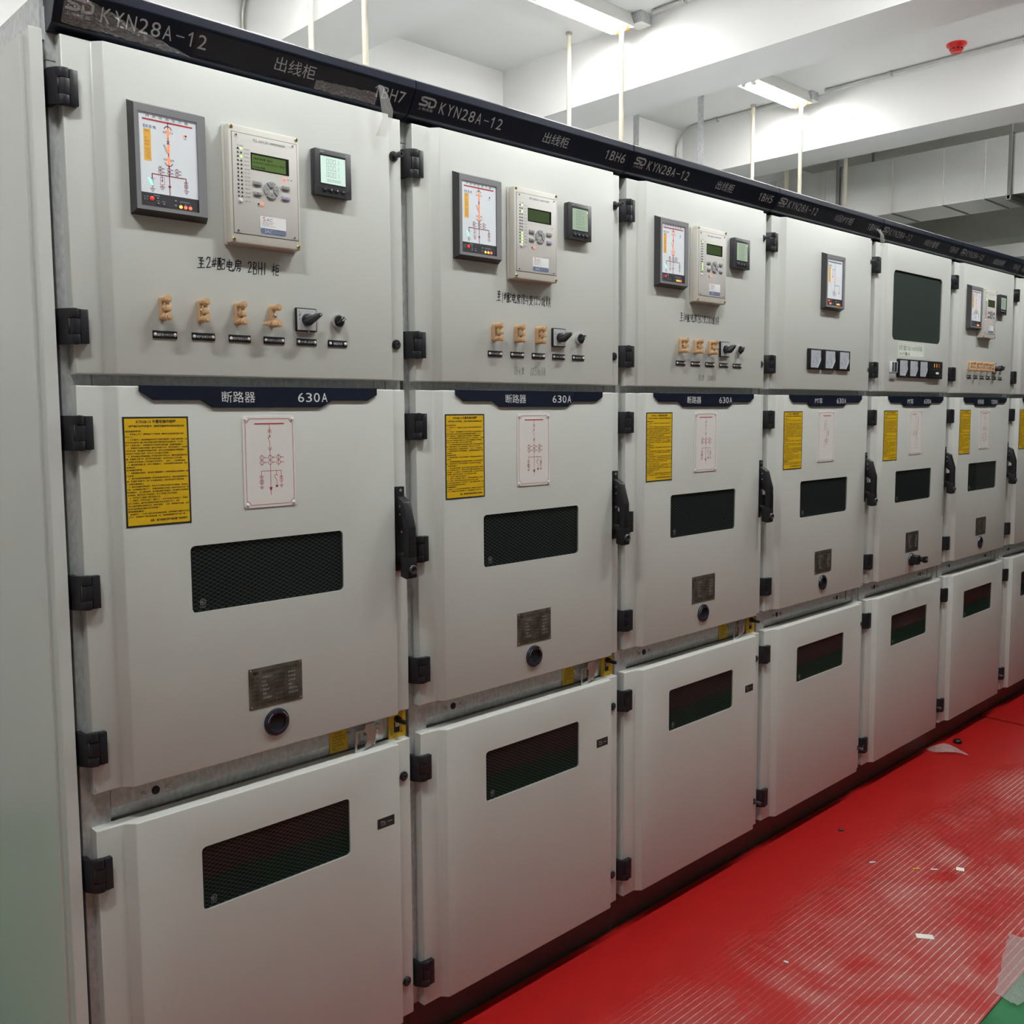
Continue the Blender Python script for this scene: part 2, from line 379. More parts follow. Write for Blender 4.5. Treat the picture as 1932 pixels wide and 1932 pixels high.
# ---------------------------------------------------------------- doors
PROF = [(.017, .030), (.017, 0), (.071, 0), (.087, -.018), (.7355, -.018), (.7385, 0), (.783, 0), (.783, .030)]
YM = -0.018
def door_mesh(z0, z1, hole=None, hr=0.01):
    bm = bmesh.new(); n = len(PROF)
    lo = [bm.verts.new((x, y, z0)) for x, y in PROF]; hi = [bm.verts.new((x, y, z1)) for x, y in PROF]
    bm.faces.new(lo); bm.faces.new(hi[::-1])
    for i in range(n): bm.faces.new((lo[i], hi[i], hi[(i+1) % n], lo[(i+1) % n]))
    bmesh.ops.recalc_face_normals(bm, faces=bm.faces)
    ed = [e for e in bm.edges if all(v.co.y < 0.001 for v in e.verts)]
    bmesh.ops.bevel(bm, geom=ed, offset=0.0028, segments=3, profile=0.5, affect='EDGES')
    for f in bm.faces: f.smooth = True
    if hole:
        f = max((f for f in bm.faces if f.normal.y < -0.99 and f.calc_center_median().y < -0.0175), key=lambda f: f.calc_area())
        edges = list(f.edges); bmesh.ops.delete(bm, geom=[f], context='FACES_ONLY')
        pts = rrect(*hole, hr); rv = [bm.verts.new((x, YM, z)) for x, z in pts]
        he = [bm.edges.new((rv[i], rv[(i+1) % len(rv)])) for i in range(len(rv))]
        r = bmesh.ops.triangle_fill(bm, edges=edges+he, use_beauty=True, normal=(0, -1, 0))
        bk = [bm.verts.new((x, YM+0.006, z)) for x, z in pts]
        for i in range(len(rv)):
            j = (i+1) % len(rv); bm.faces.new((rv[i], rv[j], bk[j], bk[i]))
        bmesh.ops.recalc_face_normals(bm, faces=bm.faces)
    b = MB(); b.addbm(bm, 'paint_grey', True)
    me = b.mesh('door'); return me
def pane_mesh(h, mt, r): 
    b = MB(); p = rrect(*h, r); b.add([(x, YM+0.002, z) for x, z in p], [tuple(range(len(p)))], mt); return b.mesh('pane')
def wire_mesh_fn(h):
    b = MB(); x0, x1, z0, z1 = h; b.rect(x0, x1, z0, z1, YM+0.0058, 'pane_back')
    y = YM+0.004; k = 0.53
    c = z0-(x1-x0)*k
    while c < z1+(x1-x0)*k:
        for s in (1, -1):
            # z = c + s*k*(x-x0)
            pts = []
            xa, xb = x0, x1
            for zz in (z0, z1):
                xx = x0+(zz-c)/(s*k)
                if (s > 0) == (zz == z0): xa = max(xa, xx)
                else: xb = min(xb, xx)
            if xb-xa > 0.002: b.stroke([(xa, c+s*k*(xa-x0)), (xb, c+s*k*(xb-x0))], y, 0.00085, 'wire')
        c += 0.009
    return b.mesh('wire_mesh')
def ccc_mark(h):
    b = MB(); cx, cz = h[0]+0.0235, h[2]+0.0205; y = YM+0.0012
    b.circ(cx, cz, 0.0062, y, 0.0011, 'ink_grey2', 20)
    for i in range(3): b.circ(cx-0.0018+i*0.0019, cz, 0.0024, y, 0.0008, 'ink_grey2', 8, 0.9, 5.4)
    b.text('E028637', cx-0.007, cx+0.007, cz-0.0115, cz-0.0085, y, 'ink_grey2', 1); return b.mesh('certification_mark')
mat('ink_grey2', (0.30, 0.32, 0.32), 0.5)

def hinge_mesh():
    # door leaf with the middle knuckle; frame leaf shaped like a C round it
    b = MB(); H_ = .0325; K = .0150
    b.prism([(.0262, -.0148), (.0415, -.0130), (.0415, 0), (.0262, 0)], 'z', -H_+.001, H_-.001, 'black_hinge', .0010)
    b.prism([(.0078, -.0098), (.0125, -.0138), (.0185, -.0152), (.0262, -.0145), (.0262, 0), (.0130, 0), (.0100, -.0040)], 'z', -K+.0008, K-.0008, 'black_hinge', .0008)
    b.prism([(-.0050, .0300), (-.0050, .0080), (.0052, -.0085), (.0070, -.0092), (.0088, -.0040), (.0060, .0080), (.0060, .0300)], 'z', -H_, H_, 'black_hinge', .0008)
    for z0, z1 in ((-H_, -K), (K, H_)):
        b.prism([(.0040, -.0070), (.0078, -.0115), (.0125, -.0150), (.0185, -.0162), (.0240, -.0156), (.0252, -.0140), (.0252, -.0010), (.0110, .0), (.0060, .0020)], 'z', z0, z1, 'black_hinge', .0010)
    b.cyl((.0185, -.0085), 'z', .0040, -H_-.0008, H_+.0008, 'dark_metal', 12)
    return b.mesh('hinge')
def knob_mesh(out):
    b = MB()
    b.lathe((0, 0), 'y', [(0.0001, -.0055), (.006, -.0058), (.0105, -.005), (.0118, -.003), (.0120, .001), (.0120, .004)], 'black_plastic', 24)
    if out:
        b.cyl((0, 0), 'y', .0042, -.016, -.005, 'dark_plastic', 16)
        b.lathe((0, 0), 'y', [(.0042, -.012), (.0064, -.013), (.0068, -.016), (.0068, -.030), (.0060, -.032), (.0034, -.032), (.0030, -.022), (.0001, -.022)], 'dark_plastic', 18)
    else:
        b.lathe((0, 0), 'y', [(.0068, -.0062), (.0064, -.0075), (.0042, -.0075), (.0038, -.0050), (.0001, -.0050)], 'dark_plastic', 18)
        b.cyl((0, 0), 'y', .0038, -.0061, -.0058, 'gap_black', 6)
    return b.mesh('lock_knob')

# ---------------------------------------------------------------- stroke alphabet for the marker pen notes
GL = {
 '至': [[(.1,.95),(.7,.98),(.25,.7),(.8,.72)], [(.5,.68),(.5,.1)], [(.2,.42),(.75,.45)], [(0,.05),(.95,.12)]],
 '2': [[(.05,.75),(.3,.95),(.7,.9),(.75,.65),(.1,.08),(.9,.15)]],
 '#': [[(.35,.9),(.2,.2)],[(.75,.95),(.6,.25)],[(.05,.65),(.95,.75)],[(.05,.4),(.9,.48)]],
 '配': [[(0,.9),(.5,.92)],[(.05,.7),(.05,.05),(.45,.05),(.48,.7),(.05,.7)],[(.2,.9),(.2,.4)],[(.34,.9),(.34,.4)],[(.1,.3),(.45,.3)],[(.6,.85),(.95,.87),(.93,.55),(.62,.52),(.62,.1),(1,.12),(1,.3)]],
 '电': [[(.15,.8),(.15,.35),(.8,.35),(.82,.8),(.15,.8)],[(.15,.58),(.8,.58)],[(.48,1),(.48,.1),(1,.05),(1,.2)]],
 '房': [[(.45,1),(.55,.92)],[(.2,.85),(.9,.87),(.88,.66),(.22,.64)],[(.22,.85),(.2,.4),(0,0)],[(.5,.56),(.56,.5)],[(.3,.45),(1,.47)],[(.55,.44),(.5,.2),(.3,.02)],[(.52,.28),(.85,.28),(.8,.05),(.65,0)]],
 'B': [[(.1,1),(.1,0)],[(.1,1),(.7,.9),(.65,.6),(.1,.52),(.8,.4),(.75,.05),(.1,0)]],
 'H': [[(.1,1),(.1,0)],[(.8,1),(.8,0)],[(.1,.5),(.8,.52)]],
 '1': [[(.5,1),(.4,0)]],
 '柜': [[(0,.7),(.45,.72)],[(.22,1),(.22,0)],[(.22,.65),(0,.3)],[(.22,.65),(.42,.4)],[(.55,.9),(1,.92)],[(.55,.9),(.55,.05),(1,.08)],[(.6,.62),(.92,.63),(.9,.35),(.6,.34)]],
 '4': [[(.5,1),(.05,.4),(.9,.42)],[(.65,.75),(.6,0)]],
 '变': [[(.48,1),(.52,.9)],[(.1,.84),(.9,.86)],[(.38,.85),(.36,.6)],[(.6,.85),(.6,.6)],[(.18,.72),(.1,.58)],[(.8,.72),(.9,.6)],[(.2,.5),(.78,.5),(.5,.2),(.1,0)],[(.28,.38),(.6,.15),(.95,.02)]],
 '5': [[(.75,.98),(.25,.95),(.2,.6),(.65,.6),(.75,.25),(.5,.02),(.1,.08)]],
 '0': [[(.5,.8),(.2,.6),(.2,.15),(.5,.02),(.8,.25),(.8,.6),(.5,.8)]],
 'k': [[(.1,1),(.1,0)],[(.7,.65),(.12,.35),(.75,0)]],
 'V': [[(.05,1),(.4,0),(.8,1)]],
 'A': [[(.05,0),(.45,1),(.85,0)],[(.2,.38),(.7,.4)]], ' ': []}
def handwriting(txt, x0, x1, z0, z1, pen, mt, slant=0.12, seed=1):
    rnd = random.Random(seed); b = MB()
    wd = [0.42 if c == '1' else 0.5 if c in '0Vk' else 0.62 if c in '245BHA# ' else 0.95 for c in txt]
    tot = sum(wd); x = x0; h = z1-z0
    for c, w_ in zip(txt, wd):
        cw = (x1-x0)*w_/tot; dz = rnd.uniform(-.06, .06)*h; sc = rnd.uniform(.88, 1.04)
        for st in GL[c]:
            pts = [(x+p[0]*cw*0.86+slant*p[1]*h*.5+rnd.uniform(-.02, .02)*h, z0+dz+p[1]*h*sc+rnd.uniform(-.02, .02)*h) for p in st]
            b.stroke(pts, YM-0.0004, pen*rnd.uniform(.8, 1.15), mt)
        x += cw
    return b

# ---------------------------------------------------------------- header sign
T0, T1 = (-.040, 2.400), (-.008, 2.349)
HL = math.hypot(T1[0]-T0[0], T1[1]-T0[1])
def hmap(off=0.0004):
    # (x, t) with t = 0 at the top crease and 1 at the lower crease
    def f(x, t): return (x, T0[0]+(T1[0]-T0[0])*t-.847*off, T0[1]+(T1[1]-T0[1])*t-.53*off)
    return f
def header_mesh(x0=.0012, x1=.7988):
    b = MB(); b.prism([(.10, 2.395), (-.030, 2.424), (-.0395, 2.419), T0, T1, (.014, 2.340), (.030, 2.340), (.030, 2.37)], 'x', x0, x1, 'navy', .0016); return b.mesh('header_sign')
CELL = {'1': (.30, .40), '-': (.15, .70), 'I': (.35, .30)}
def cells(b, s, x0, x1, z0, z1, y, mt, mp=None, fill=.76):
    # plain narrow sign lettering, every character in a cell of the same width
    cw = (x1-x0)/(len(s)-1+fill)
    for i, c in enumerate(s):
        if c == '1':
            f = mp or (lambda x, z: (x, y, z)); hh = z1-z0; xa = x0+i*cw+.16*cw
            k = hh if hh < .5 else HL*.43
            ff = (lambda x, z: f(x, z0+(z-z0)/k*hh)) if hh > .5 else f
            b.stroke([(xa, z0+.74*k), (xa+.26*cw, z0+.95*k), (xa+.26*cw, z0+.03*k)], y, cw*.135, mt, mp=ff); continue
        off, w_ = CELL.get(c, (0, fill)); zz0, zz1 = (z0+(z1-z0)*.44, z0+(z1-z0)*.53) if c == '-' else (z0, z1)
        b.text(c, x0+i*cw+off*cw*.6, x0+i*cw+off*cw*.6+w_*cw, zz0, zz1, y, mt, 4, mp=mp)
def tcells(b, s, x0, x1, t0, t1, mt):
    mp = hmap(); cells(b, s, x0, x1, 0, 1, 0, mt, mp=lambda x, q: mp(x, t1+(t0-t1)*q))
def ttext(b, s, x0, x1, t0, t1, mt, res=3):
    mp = hmap(); b.text(s, x0, x1, 0, 1, 0, mt, res, mp=lambda x, q: mp(x, t1+(t0-t1)*q))
LOGO_S = [(.50,.97),(.20,.97),(.07,.88),(.07,.68),(.18,.58),(.36,.56),(.46,.45),(.46,.25),(.36,.12),(0,.12)]
LOGO_D = [(.60,.55),(.60,.10),(.80,.10),(.96,.28),(.96,.75),(.82,.97),(.56,.97)]
def logo(b, x0, x1, z0, z1, w_, mt, y=None, mp=None):
    for g in (LOGO_S, LOGO_D): b.stroke([(x0+p[0]*(x1-x0), z0+p[1]*(z1-z0)) for p in g], y, w_, mt, mp=mp)
def header_text(kind, num, h):
    mp = hmap(); fm = lambda x, q: mp(x, 1-q/HL)
    zt, zb = HL*(1-.20), HL*(1-.545)
    def lg():
        b = MB(); logo(b, .022, .069, zb, zt, .0050, 'ink_silver', mp=fm); ttext(b, '上电成套', .021, .066, .59, .70, 'ink_silver', 2); return b.mesh('logo')
    def ty():
        b = MB(); tcells(b, 'KYN28A-12', .083, .288, .225, .665, 'ink_silver'); return b.mesh('lettering')
    link('logo', shared('hlogo', lg), h); link('lettering', shared('htype', ty), h)
    b = MB(); ttext(b, kind, .440 if len(kind) < 4 else .425, .537 if len(kind) < 4 else .565, .215, .69, 'ink_silver', 3); link('lettering', b, h)
    b = MB(); tcells(b, num, .690, .778, .235, .665, 'ink_silver'); link('lettering', b, h)
def film_grid(u0, u1, t0, t1, nu, nv, fn, seed, mt='clear_film'):
    rnd = random.Random(seed); b = MB(); mpz = {}
    vs = []
    for j in range(nv+1):
        for i in range(nu+1):
            u = u0+(u1-u0)*i/nu; t = t0+(t1-t0)*j/nv
            vs.append(fn(u, t, rnd.uniform(0, 1)))
    fs = [(j*(nu+1)+i, j*(nu+1)+i+1, (j+1)*(nu+1)+i+1, (j+1)*(nu+1)+i) for j in range(nv) for i in range(nu)]
    b.add(vs, fs, mt, True); return b

# ---------------------------------------------------------------- instruments
def status_display(cab, x0, kind, seq=0):
    # bezel with sloped sides, white single-line diagram, dark lamp strip
    x = x0; z0, z1 = 2.028, 2.239; W = 0.153
    def bz():
        b = MB(); o = [(0, z0), (W, z0), (W, z1), (0, z1)]; q = .0085
        i_ = [(q*.55, z0+q), (W-q*.8, z0+q), (W-q*.8, z1-q), (q*.55, z1-q)]; yb, yf, ys = YM, -.039, -.0365
        s_ = [(.0135, 2.0435), (W-.0245, 2.0435), (W-.0245, 2.2165), (.0135, 2.2165)]
        V = [(a, yb, c) for a, c in o]+[(a, yf, c) for a, c in i_]+[(a, yf, c) for a, c in s_]+[(a, ys, c) for a, c in s_]
        for k in range(4):
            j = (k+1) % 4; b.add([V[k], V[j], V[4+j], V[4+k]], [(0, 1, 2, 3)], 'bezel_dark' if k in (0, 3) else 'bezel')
            b.add([V[4+k], V[4+j], V[8+j], V[8+k]], [(0, 1, 2, 3)], 'bezel')
            b.add([V[8+k], V[8+j], V[12+j], V[12+k]], [(0, 1, 2, 3)], 'bezel_dark')
        return b.mesh('status_display')
    t = link('status_display', shared('bz', bz), cab, (x, 0, 0), 'grey framed status display with white diagram')
    sx0, sx1, y = .0135, W-.0245, -.0366
    def scr():
        b = MB(); b.rect(sx0, sx1, 2.069, 2.2165, y, 'screen_white'); b.rect(sx0, sx1, 2.0435, 2.069, y, 'dark_plastic')
        return b.mesh('screen')
    link('screen', shared('scr', scr), t)
    def dia():
        b = MB(); yy = y-.0003; c = .0705; R = 'ink_maroon'
        for i, ch in enumerate('开关状态显示器'): b.text(ch, .0285+i*.0128-.001, .0285+i*.0128+.0062, 2.2083, 2.2135, yy, 'ink_black', 2)
        b.stroke([(.022, 2.2045), (.119, 2.2045)], yy, .003, 'ink_red' if kind != 'pt' else 'ink_black')
        b.text('BKB', .0225, .039, 2.1885, 2.1945, yy, 'ink_blue', 2); b.text('南', .041, .047, 2.1885, 2.1945, yy, 'ink_grey', 2)
        b.rect(.0225, .0365, 2.128, 2.187, yy, 'ink_orange')
        b.text('警示', .0255, .0335, 2.1815, 2.1845, yy-.0001, 'ink_grey', 2)
        for i in range(6): b.stroke([(.0255, 2.150-i*.0034), (.0335, 2.150-i*.0034)], yy-.0001, .0006, 'ink_grey')
        for i in range(5): b.text('显示', .0250+(i % 2)*.0045, .0285+(i % 2)*.0045, 2.156+(i//2)*.006, 2.160+(i//2)*.006, yy-.0001, 'ink_grey', 1)
        if kind == 'pt':
            b.stroke([(c, 2.204), (c, 2.150)], yy, .0012, R); b.stroke([(c, 2.178), (c-.017, 2.178), (c-.017, 2.150)], yy, .0014, 'ink_grey')
            b.add([(c-.020, yy, 2.153), (c-.017, yy, 2.146), (c-.014, yy, 2.153)], [(0, 1, 2)], 'ink_grey')
            b.stroke([(c, 2.138), (c, 2.098)], yy, .0014, 'ink_grey'); b.stroke([(c, 2.120), (c+.034, 2.120), (c+.034, 2.092)], yy, .0015, 'ink_grey')
            b.add([(c+.031, yy, 2.095), (c+.034, yy, 2.087), (c+.037, yy, 2.095)], [(0, 1, 2)], 'ink_grey')
            for dx, dz in ((-.005, 0), (.005, -.004), (-.002, -.008), (-.009, -.005)): b.circ(c+dx, 2.093+dz, .006, yy, .0009, R, 14)
            return b.mesh('diagram')
        b.stroke([(c, 2.2045), (c, 2.068)], yy, .0017, R)
        b.circ(c, 2.1905, .0075, yy, .0014, R, 12, .1*PI, .9*PI); b.circ(c, 2.1315, .0075, yy, .0014, R, 12, 1.1*PI, 1.9*PI)
        for zz in (2.1865, 2.1355):
            for s in (-1, 1): b.stroke([(c+s*.0035, zz+.0012), (c+s*.0095, zz+.0012), (c+s*.0095, zz-.0012), (c+s*.0035, zz-.0012)], yy, .0006, 'ink_grey', True)
        b.stroke([(c-.003, 2.171), (c+.003, 2.165)], yy, .001, R); b.stroke([(c+.003, 2.171), (c-.003, 2.165)], yy, .001, R)
        b.stroke([(c-.001, 2.148), (c-.0075, 2.1625), (c-.0095, 2.1615), (c-.003, 2.148)], yy, .0007, 'ink_grey', True)
        for dx in (-.0175, 0, .0155):
            for zz in (2.1172, 2.1108):
                b.circ(c+dx, zz, .0034, yy, .0009, R, 16); b.stroke([(c+dx+.0034, zz), (c+dx+.009, zz)], yy, .0008, R); b.stroke([(c+dx+.006, zz+.0012), (c+dx+.006, zz-.0012)], yy, .0006, R)
            b.stroke([(c+dx, 2.121), (c+dx, 2.107)], yy, .0008, R)
        L, Q = c-.034, c+.0335
        b.stroke([(L, 2.097), (L, 2.105), (Q, 2.105), (Q, 2.097)], yy, .0017, R)
        b.stroke([(L-.005, 2.0965), (L+.005, 2.0965)], yy, .0009, R); b.stroke([(L-.0015, 2.094), (L+.0015, 2.094), (L+.0015, 2.0815), (L-.0015, 2.0815)], yy, .0006, 'ink_grey', True)
        b.stroke([(L, 2.081), (L, 2.0775)], yy, .0009, R)
        A = c-.0145
        b.stroke([(A, 2.105), (A, 2.092)], yy, .001, R); b.stroke([(A-.004, 2.101), (A+.004, 2.101), (A+.004, 2.087), (A-.004, 2.087)], yy, .0006, R, True)
        b.add([(A-.0015, yy, 2.096), (A, yy, 2.091), (A+.0015, yy, 2.096)], [(0, 1, 2)], R); b.stroke([(A, 2.087), (A, 2.0835)], yy, .0009, R)
        b.stroke([(Q-.004, 2.0985), (Q+.004, 2.0985)], yy, .0008, R); b.stroke([(Q-.004, 2.0965), (Q+.004, 2.0965)], yy, .0008, R); b.stroke([(Q, 2.0965), (Q, 2.0825)], yy, .0008, R)
        b.circ(Q, 2.0905, .0038, yy, .0008, R, 16); b.stroke([(Q-.0026, 2.093), (Q+.0026, 2.088)], yy, .0006, R); b.stroke([(Q+.0026, 2.093), (Q-.0026, 2.088)], yy, .0006, R)
        for cx, zt in ((L, 2.0775), (A, 2.0835), (Q, 2.0825)):
            for i, hw in enumerate((.005, .0034, .0018)): b.stroke([(cx-hw, zt-i*.0026), (cx+hw, zt-i*.0026)], yy, .0009, R)
        b.add([(c-.0035, yy-.0001, 2.087), (c, yy-.0001, 2.080), (c+.0035, yy-.0001, 2.087)], [(0, 1, 2)], R)
        b.text('储能', c+.0315, c+.0375, 2.1795, 2.1822, yy, 'ink_grey', 1); b.rect(c+.034, c+.0375, 2.1845, 2.188, yy, 'ink_black')
        return b.mesh('diagram')
    link('diagram', shared('dia'+kind, dia), t)
    def strip():
        b = MB(); yy = y-.0003
        for i, s in enumerate(('人', '体', '感', '应')): b.text(s, .0195+(i % 2)*.0048, .0222+(i % 2)*.0048, 2.0595-(i//2)*.0045, 2.0625-(i//2)*.0045, yy, 'ink_silver', 1)
        b.text('高压带电', .038, .050, 2.0635, 2.0665, yy, 'ink_silver', 1); b.text('加热1', .043, .050, 2.0545, 2.0565, yy, 'ink_silver', 1); b.text('加热2', .054, .061, 2.0545, 2.0565, yy, 'ink_silver', 1)
        b.text('高压带电指示', .090, .110, 2.0585, 2.0615, yy, 'ink_silver', 1); b.text('闭锁', .0785, .084, 2.050, 2.054, yy, 'ink_silver', 1)
        for i, s in enumerate('ABC'): b.text(s, .0905+i*.0098, .0925+i*.0098, 2.0548, 2.0572, yy, 'ink_silver', 1)
        return b.mesh('lettering')
    link('lettering', shared('strip', strip), t)
    def seg(me, nm, X, Z, lab=None): link(nm, me, t, (X, y, Z), lab)
    def capsule(h, w_, mt):
        def f():
            b = MB(); p = rrect(-w_/2, w_/2, -h/2, h/2, w_*.48, 4); b.prism(p, 'y', -.0009, 0, mt); return b.mesh('indicator_light')
        return f
    def rnd_(r, mt):
        def f():
            b = MB(); b.lathe((0, 0), 'y', [(r, 0), (r, -.0010), (r*.6, -.0018), (.0001, -.0020)], mt, 14); return b.mesh('indicator_light')
        return f
    big = shared('cap_o', capsule(.016, .0042, 'led_orange')); sq = shared('cap_sq', capsule(.0062, .0068, 'led_red')); am = shared('cap_am', capsule(.0062, .0068, 'led_amber'))
    dot = shared('dot_off', rnd_(.0017, 'key_grey')); red = shared('dot_red', rnd_(.0042, 'led_dim'))
    if kind == 'pt':
        seg(big, 'indicator_light', .0705, 2.144)
        for X, Z in ((.029, 2.061), (.036, 2.0505), (.0435, 2.0505)): seg(sq, 'indicator_light', X, Z)
    else:
        for Z in (2.1855, 2.156, 2.1335): seg(big, 'indicator_light', .0705, Z)
        if kind == 'feeder':
            o = link('indicator_light', shared('cap_g', capsule(.0145, .0045, 'led_jade')), t, (.0332, y, 2.090), 'lit green segment'); o.rotation_euler = (0, .45*-1, 0)
            o2 = seg(red, 'indicator_light', .0345, 2.0585)
        if seq == 0: seg(shared('cap_s', capsule(.0035, .0035, 'led_red')), 'indicator_light', .1025, 2.1863)
    for X, Z in ((.046, 2.0603), (.0465, 2.0505), (.0580, 2.0505), (.0815, 2.0598)): seg(dot, 'indicator_light', X, Z)
    for i, X in enumerate((.0915, .1013, .1110)): seg(am if i < 1 or (seq and i < 2) else sq, 'indicator_light', X, 2.0503)
    return t
mat('led_dim', (0.75, 0.03, 0.02), 0.3, emit=0.35, ecol=(1.0, 0.05, 0.03))

def relay(cab, x0, lit, title, first=False):
    t = None
    def case():
        b = MB(); b.box(-.003, .164, -.0235, YM, 1.9915, 2.2300, 'relay_case', .004); b.box(0, .162, -.045, -.0225, 1.9945, 2.2280, 'relay_case', .0035)
        return b.mesh('protection_relay')
    t = link('protection_relay', shared('rc', case), cab, (x0, 0, 0), 'beige protection relay with small green screen')
    y = -.0452
    def face():
        b = MB(); b.box(.0075, .1555, -.0460, -.045, 2.0140, 2.2125, 'relay_face', .0006)
        b.stroke([(.0070, 2.0135), (.1560, 2.0135), (.1560, 2.2130), (.0070, 2.2130)], -.04515, .0014, 'ink_grey', True)
        b.rect(.0480, .1360, 2.1445, 2.1785, -.0462, 'lcd_dark'); return b.mesh('face_plate')
    link('face_plate', shared('rf', face), t)
    yf = -.0461
    def lcd():
        b = MB(); b.rect(.0505, .1285, 2.1470, 2.1750, yf-.0003, 'lcd_green' if lit else 'lcd_dark2')
        if lit:
            b.text('保护装置 运行', .054, .098, 2.1655, 2.1700, yf-.0005, 'lcd_dark', 1); b.text('Ia 0.00A 2022-10-13 18:20', .054, .126, 2.1585, 2.1625, yf-.0005, 'lcd_dark', 1); b.text('主菜单 定值', .052, .080, 2.1488, 2.1525, yf-.0005, 'lcd_dark', 1)
        return b.mesh('lcd_screen')
    link('lcd_screen', shared('lcd%d' % lit, lcd), t, label='green liquid crystal screen' if lit else 'unlit dark green screen')
    def txt():
        b = MB(); yy = yf-.0003
        b.text(title, .054, .0885, 2.2005, 2.2062, yy, 'ink_grey', 2); b.text('线路保护测控装置', .0925, .1275, 2.2008, 2.2056, yy, 'ink_grey', 1)
        b.text('信号 跳闸', .018, .0315, 2.1860, 2.1890, yy, 'ink_grey', 1)
        for i, s in enumerate(('运行/告警', '远方/就地', '充电/投入', '跳位/合位', '重合/闭锁', '保护动作', '母 线', '过负荷', '速 断', '零 序', '弹簧未储', '接地告警', '控制回路断')):
            b.text(s, .0335, .0450, 2.1808-i*.00782, 2.1834-i*.00782, yy, 'ink_grey', 1)
        b.text('复 归', .0335, .0450, 2.0775, 2.0802, yy, 'ink_grey', 1); b.text('电 源', .131, .143, 2.1347, 2.1375, yy, 'ink_grey', 1); b.text('合位 跳位', .0605, .0745, 2.0725, 2.0752, yy, 'ink_grey', 1)
        return b.mesh('lettering')
    link('lettering', shared('rt'+title, txt), t)
    def led(mt, r=.0016):
        def f():
            b = MB(); b.lathe((0, 0), 'y', [(r*1.25, 0), (r*1.2, -.0006), (r, -.0007), (r*.6, -.0014), (.0001, -.0016)], mt, 10); return b.mesh('indicator_light')
        return f
    off = shared('l_off', led('led_off')); gr = shared('l_gr', led('led_green', .0020)); rd = shared('l_rd', led('led_red', .0026))
    green = {0: (0, 2), 1: (0, 2, 9, 10, 11, 12), 2: (0, 9, 10, 11), 5: (0, 1)}[first]
    for i in range(13):
        Z = 2.182-i*.00782
        link('indicator_light', off, t, (.0198-i*.00005, yf, Z)); link('indicator_light', gr if i in green else off, t, (.0270, yf, Z), 'lit green light' if i in green else None)
    if first in (0, 5): link('indicator_light', rd, t, (.125, yf, 2.136), 'lit red light')
    link('indicator_light', off, t, (.0632, yf, 2.078)); link('indicator_light', rd, t, (.0715, yf, 2.078), 'lit red light')
    def rb():
        b = MB(); b.lathe((0, 0), 'y', [(.0042, 0), (.0042, -.001), (.0034, -.001), (.0034, -.003), (.003, -.0036), (.0001, -.0038)], 'white', 18); return b.mesh('reset_button')
    link('reset_button', shared('rb', rb), t, (.023, yf, 2.0792))
    def key(mt, mark):
        def f():
            b = MB(); b.box(-.0092, .0092, -.0036, 0, -.0038, .0038, mt, .0011); b.text(mark, -.0016, .0016, -.0014, .0014, -.0039, 'ink_grey', 1, keep=False); return b.mesh('key')
        return f
    for X, Z, mt, mk in ((.0605, 2.1187, 'key_grey', '+'), (.0605, 2.0982, 'key_grey', '-'), (.1265, 2.1187, 'key_grey', '□'), (.1265, 2.0978, 'key_lilac', '确认')):
        link('key', shared('key'+mk, key(mt, mk)), t, (X, yf, Z), 'lilac key' if mt == 'key_lilac' else None)
    def arrow(k):
        def f():
            b = MB(); a = k*PI/2; p = []
            for i in range(9): q = a-PI/4+.10+(PI/2-.20)*i/8; p.append((.0172*math.cos(q), .0172*math.sin(q)))
            for i in range(5): q = a+PI/4-.25-(PI/2-.5)*i/4; p.append((.0058*math.cos(q), .0058*math.sin(q)))
            b.prism(p, 'y', -.0034, 0, 'key_grey', .0006)
            tr = [(.0125, 0), (.0100, .0014), (.0100, -.0014)]
            b.add([(q[0]*math.cos(a)-q[1]*math.sin(a), -.0037, q[0]*math.sin(a)+q[1]*math.cos(a)) for q in tr], [(0, 1, 2)], 'ink_black'); return b.mesh('arrow_key')
        return f
    for k in range(4): link('arrow_key', shared('ak%d' % k, arrow(k)), t, (.0925, yf, 2.109))
    def scr(mt, r):
        def f():
            b = MB(); b.lathe((0, 0), 'y', [(r, 0), (r, -.0012), (r*.75, -.002), (.0001, -.0021)], mt, 14); b.stroke([(-r*.6, 0), (r*.6, 0)], -.0023, r*.28, 'ink_black'); b.stroke([(0, -r*.6), (0, r*.6)], -.0023, r*.28, 'ink_black'); return b.mesh('screw')
        return f
    for X, Z in ((.0065, 2.2225), (.1555, 2.2225), (.0065, 2.0015), (.1555, 2.0015)): link('screw', shared('sb', scr('brass', .0038)), t, (X, -.045, Z), 'brass screw')
    for X, Z in ((.0165, 2.2075), (.1455, 2.2075), (.0155, 2.0190), (.1450, 2.0190)): link('screw', shared('ss', scr('steel', .0022)), t, (X, yf, Z))
    def stk():
        b = MB(); yy = yf-.0004; b.rect(.0655, .1255, 2.0305, 2.0545, yy, 'sticker_white'); b.prism(rrect(.0665, .1250, 2.0195, 2.0300, .0040, 4), 'y', yy, yf, 'sticker_blue')
        b.text('S', .0715, .0775, 2.0445, 2.0530, yy-.0002, 'ink_red2', 2); b.text('AC', .0785, .0925, 2.0450, 2.0510, yy-.0002, 'ink_blue', 2, shear=.3)
        for i, wd in enumerate((.026, .024, .016, .030)): b.stroke([(.0700, 2.0428-i*.0025), (.0700+wd, 2.0428-i*.0025)], yy-.0002, .0007, 'key_grey')
        b.text('SAC', .0745, .0920, 2.0216, 2.0280, yy-.0003, 'ink_white', 2, shear=.3); b.text('国电南自', .0950, .1210, 2.0216, 2.0278, yy-.0003, 'key_grey', 2)
        return b.mesh('sticker')
    link('sticker', shared('stk', stk), t, label='white and blue maker sticker')
    return t
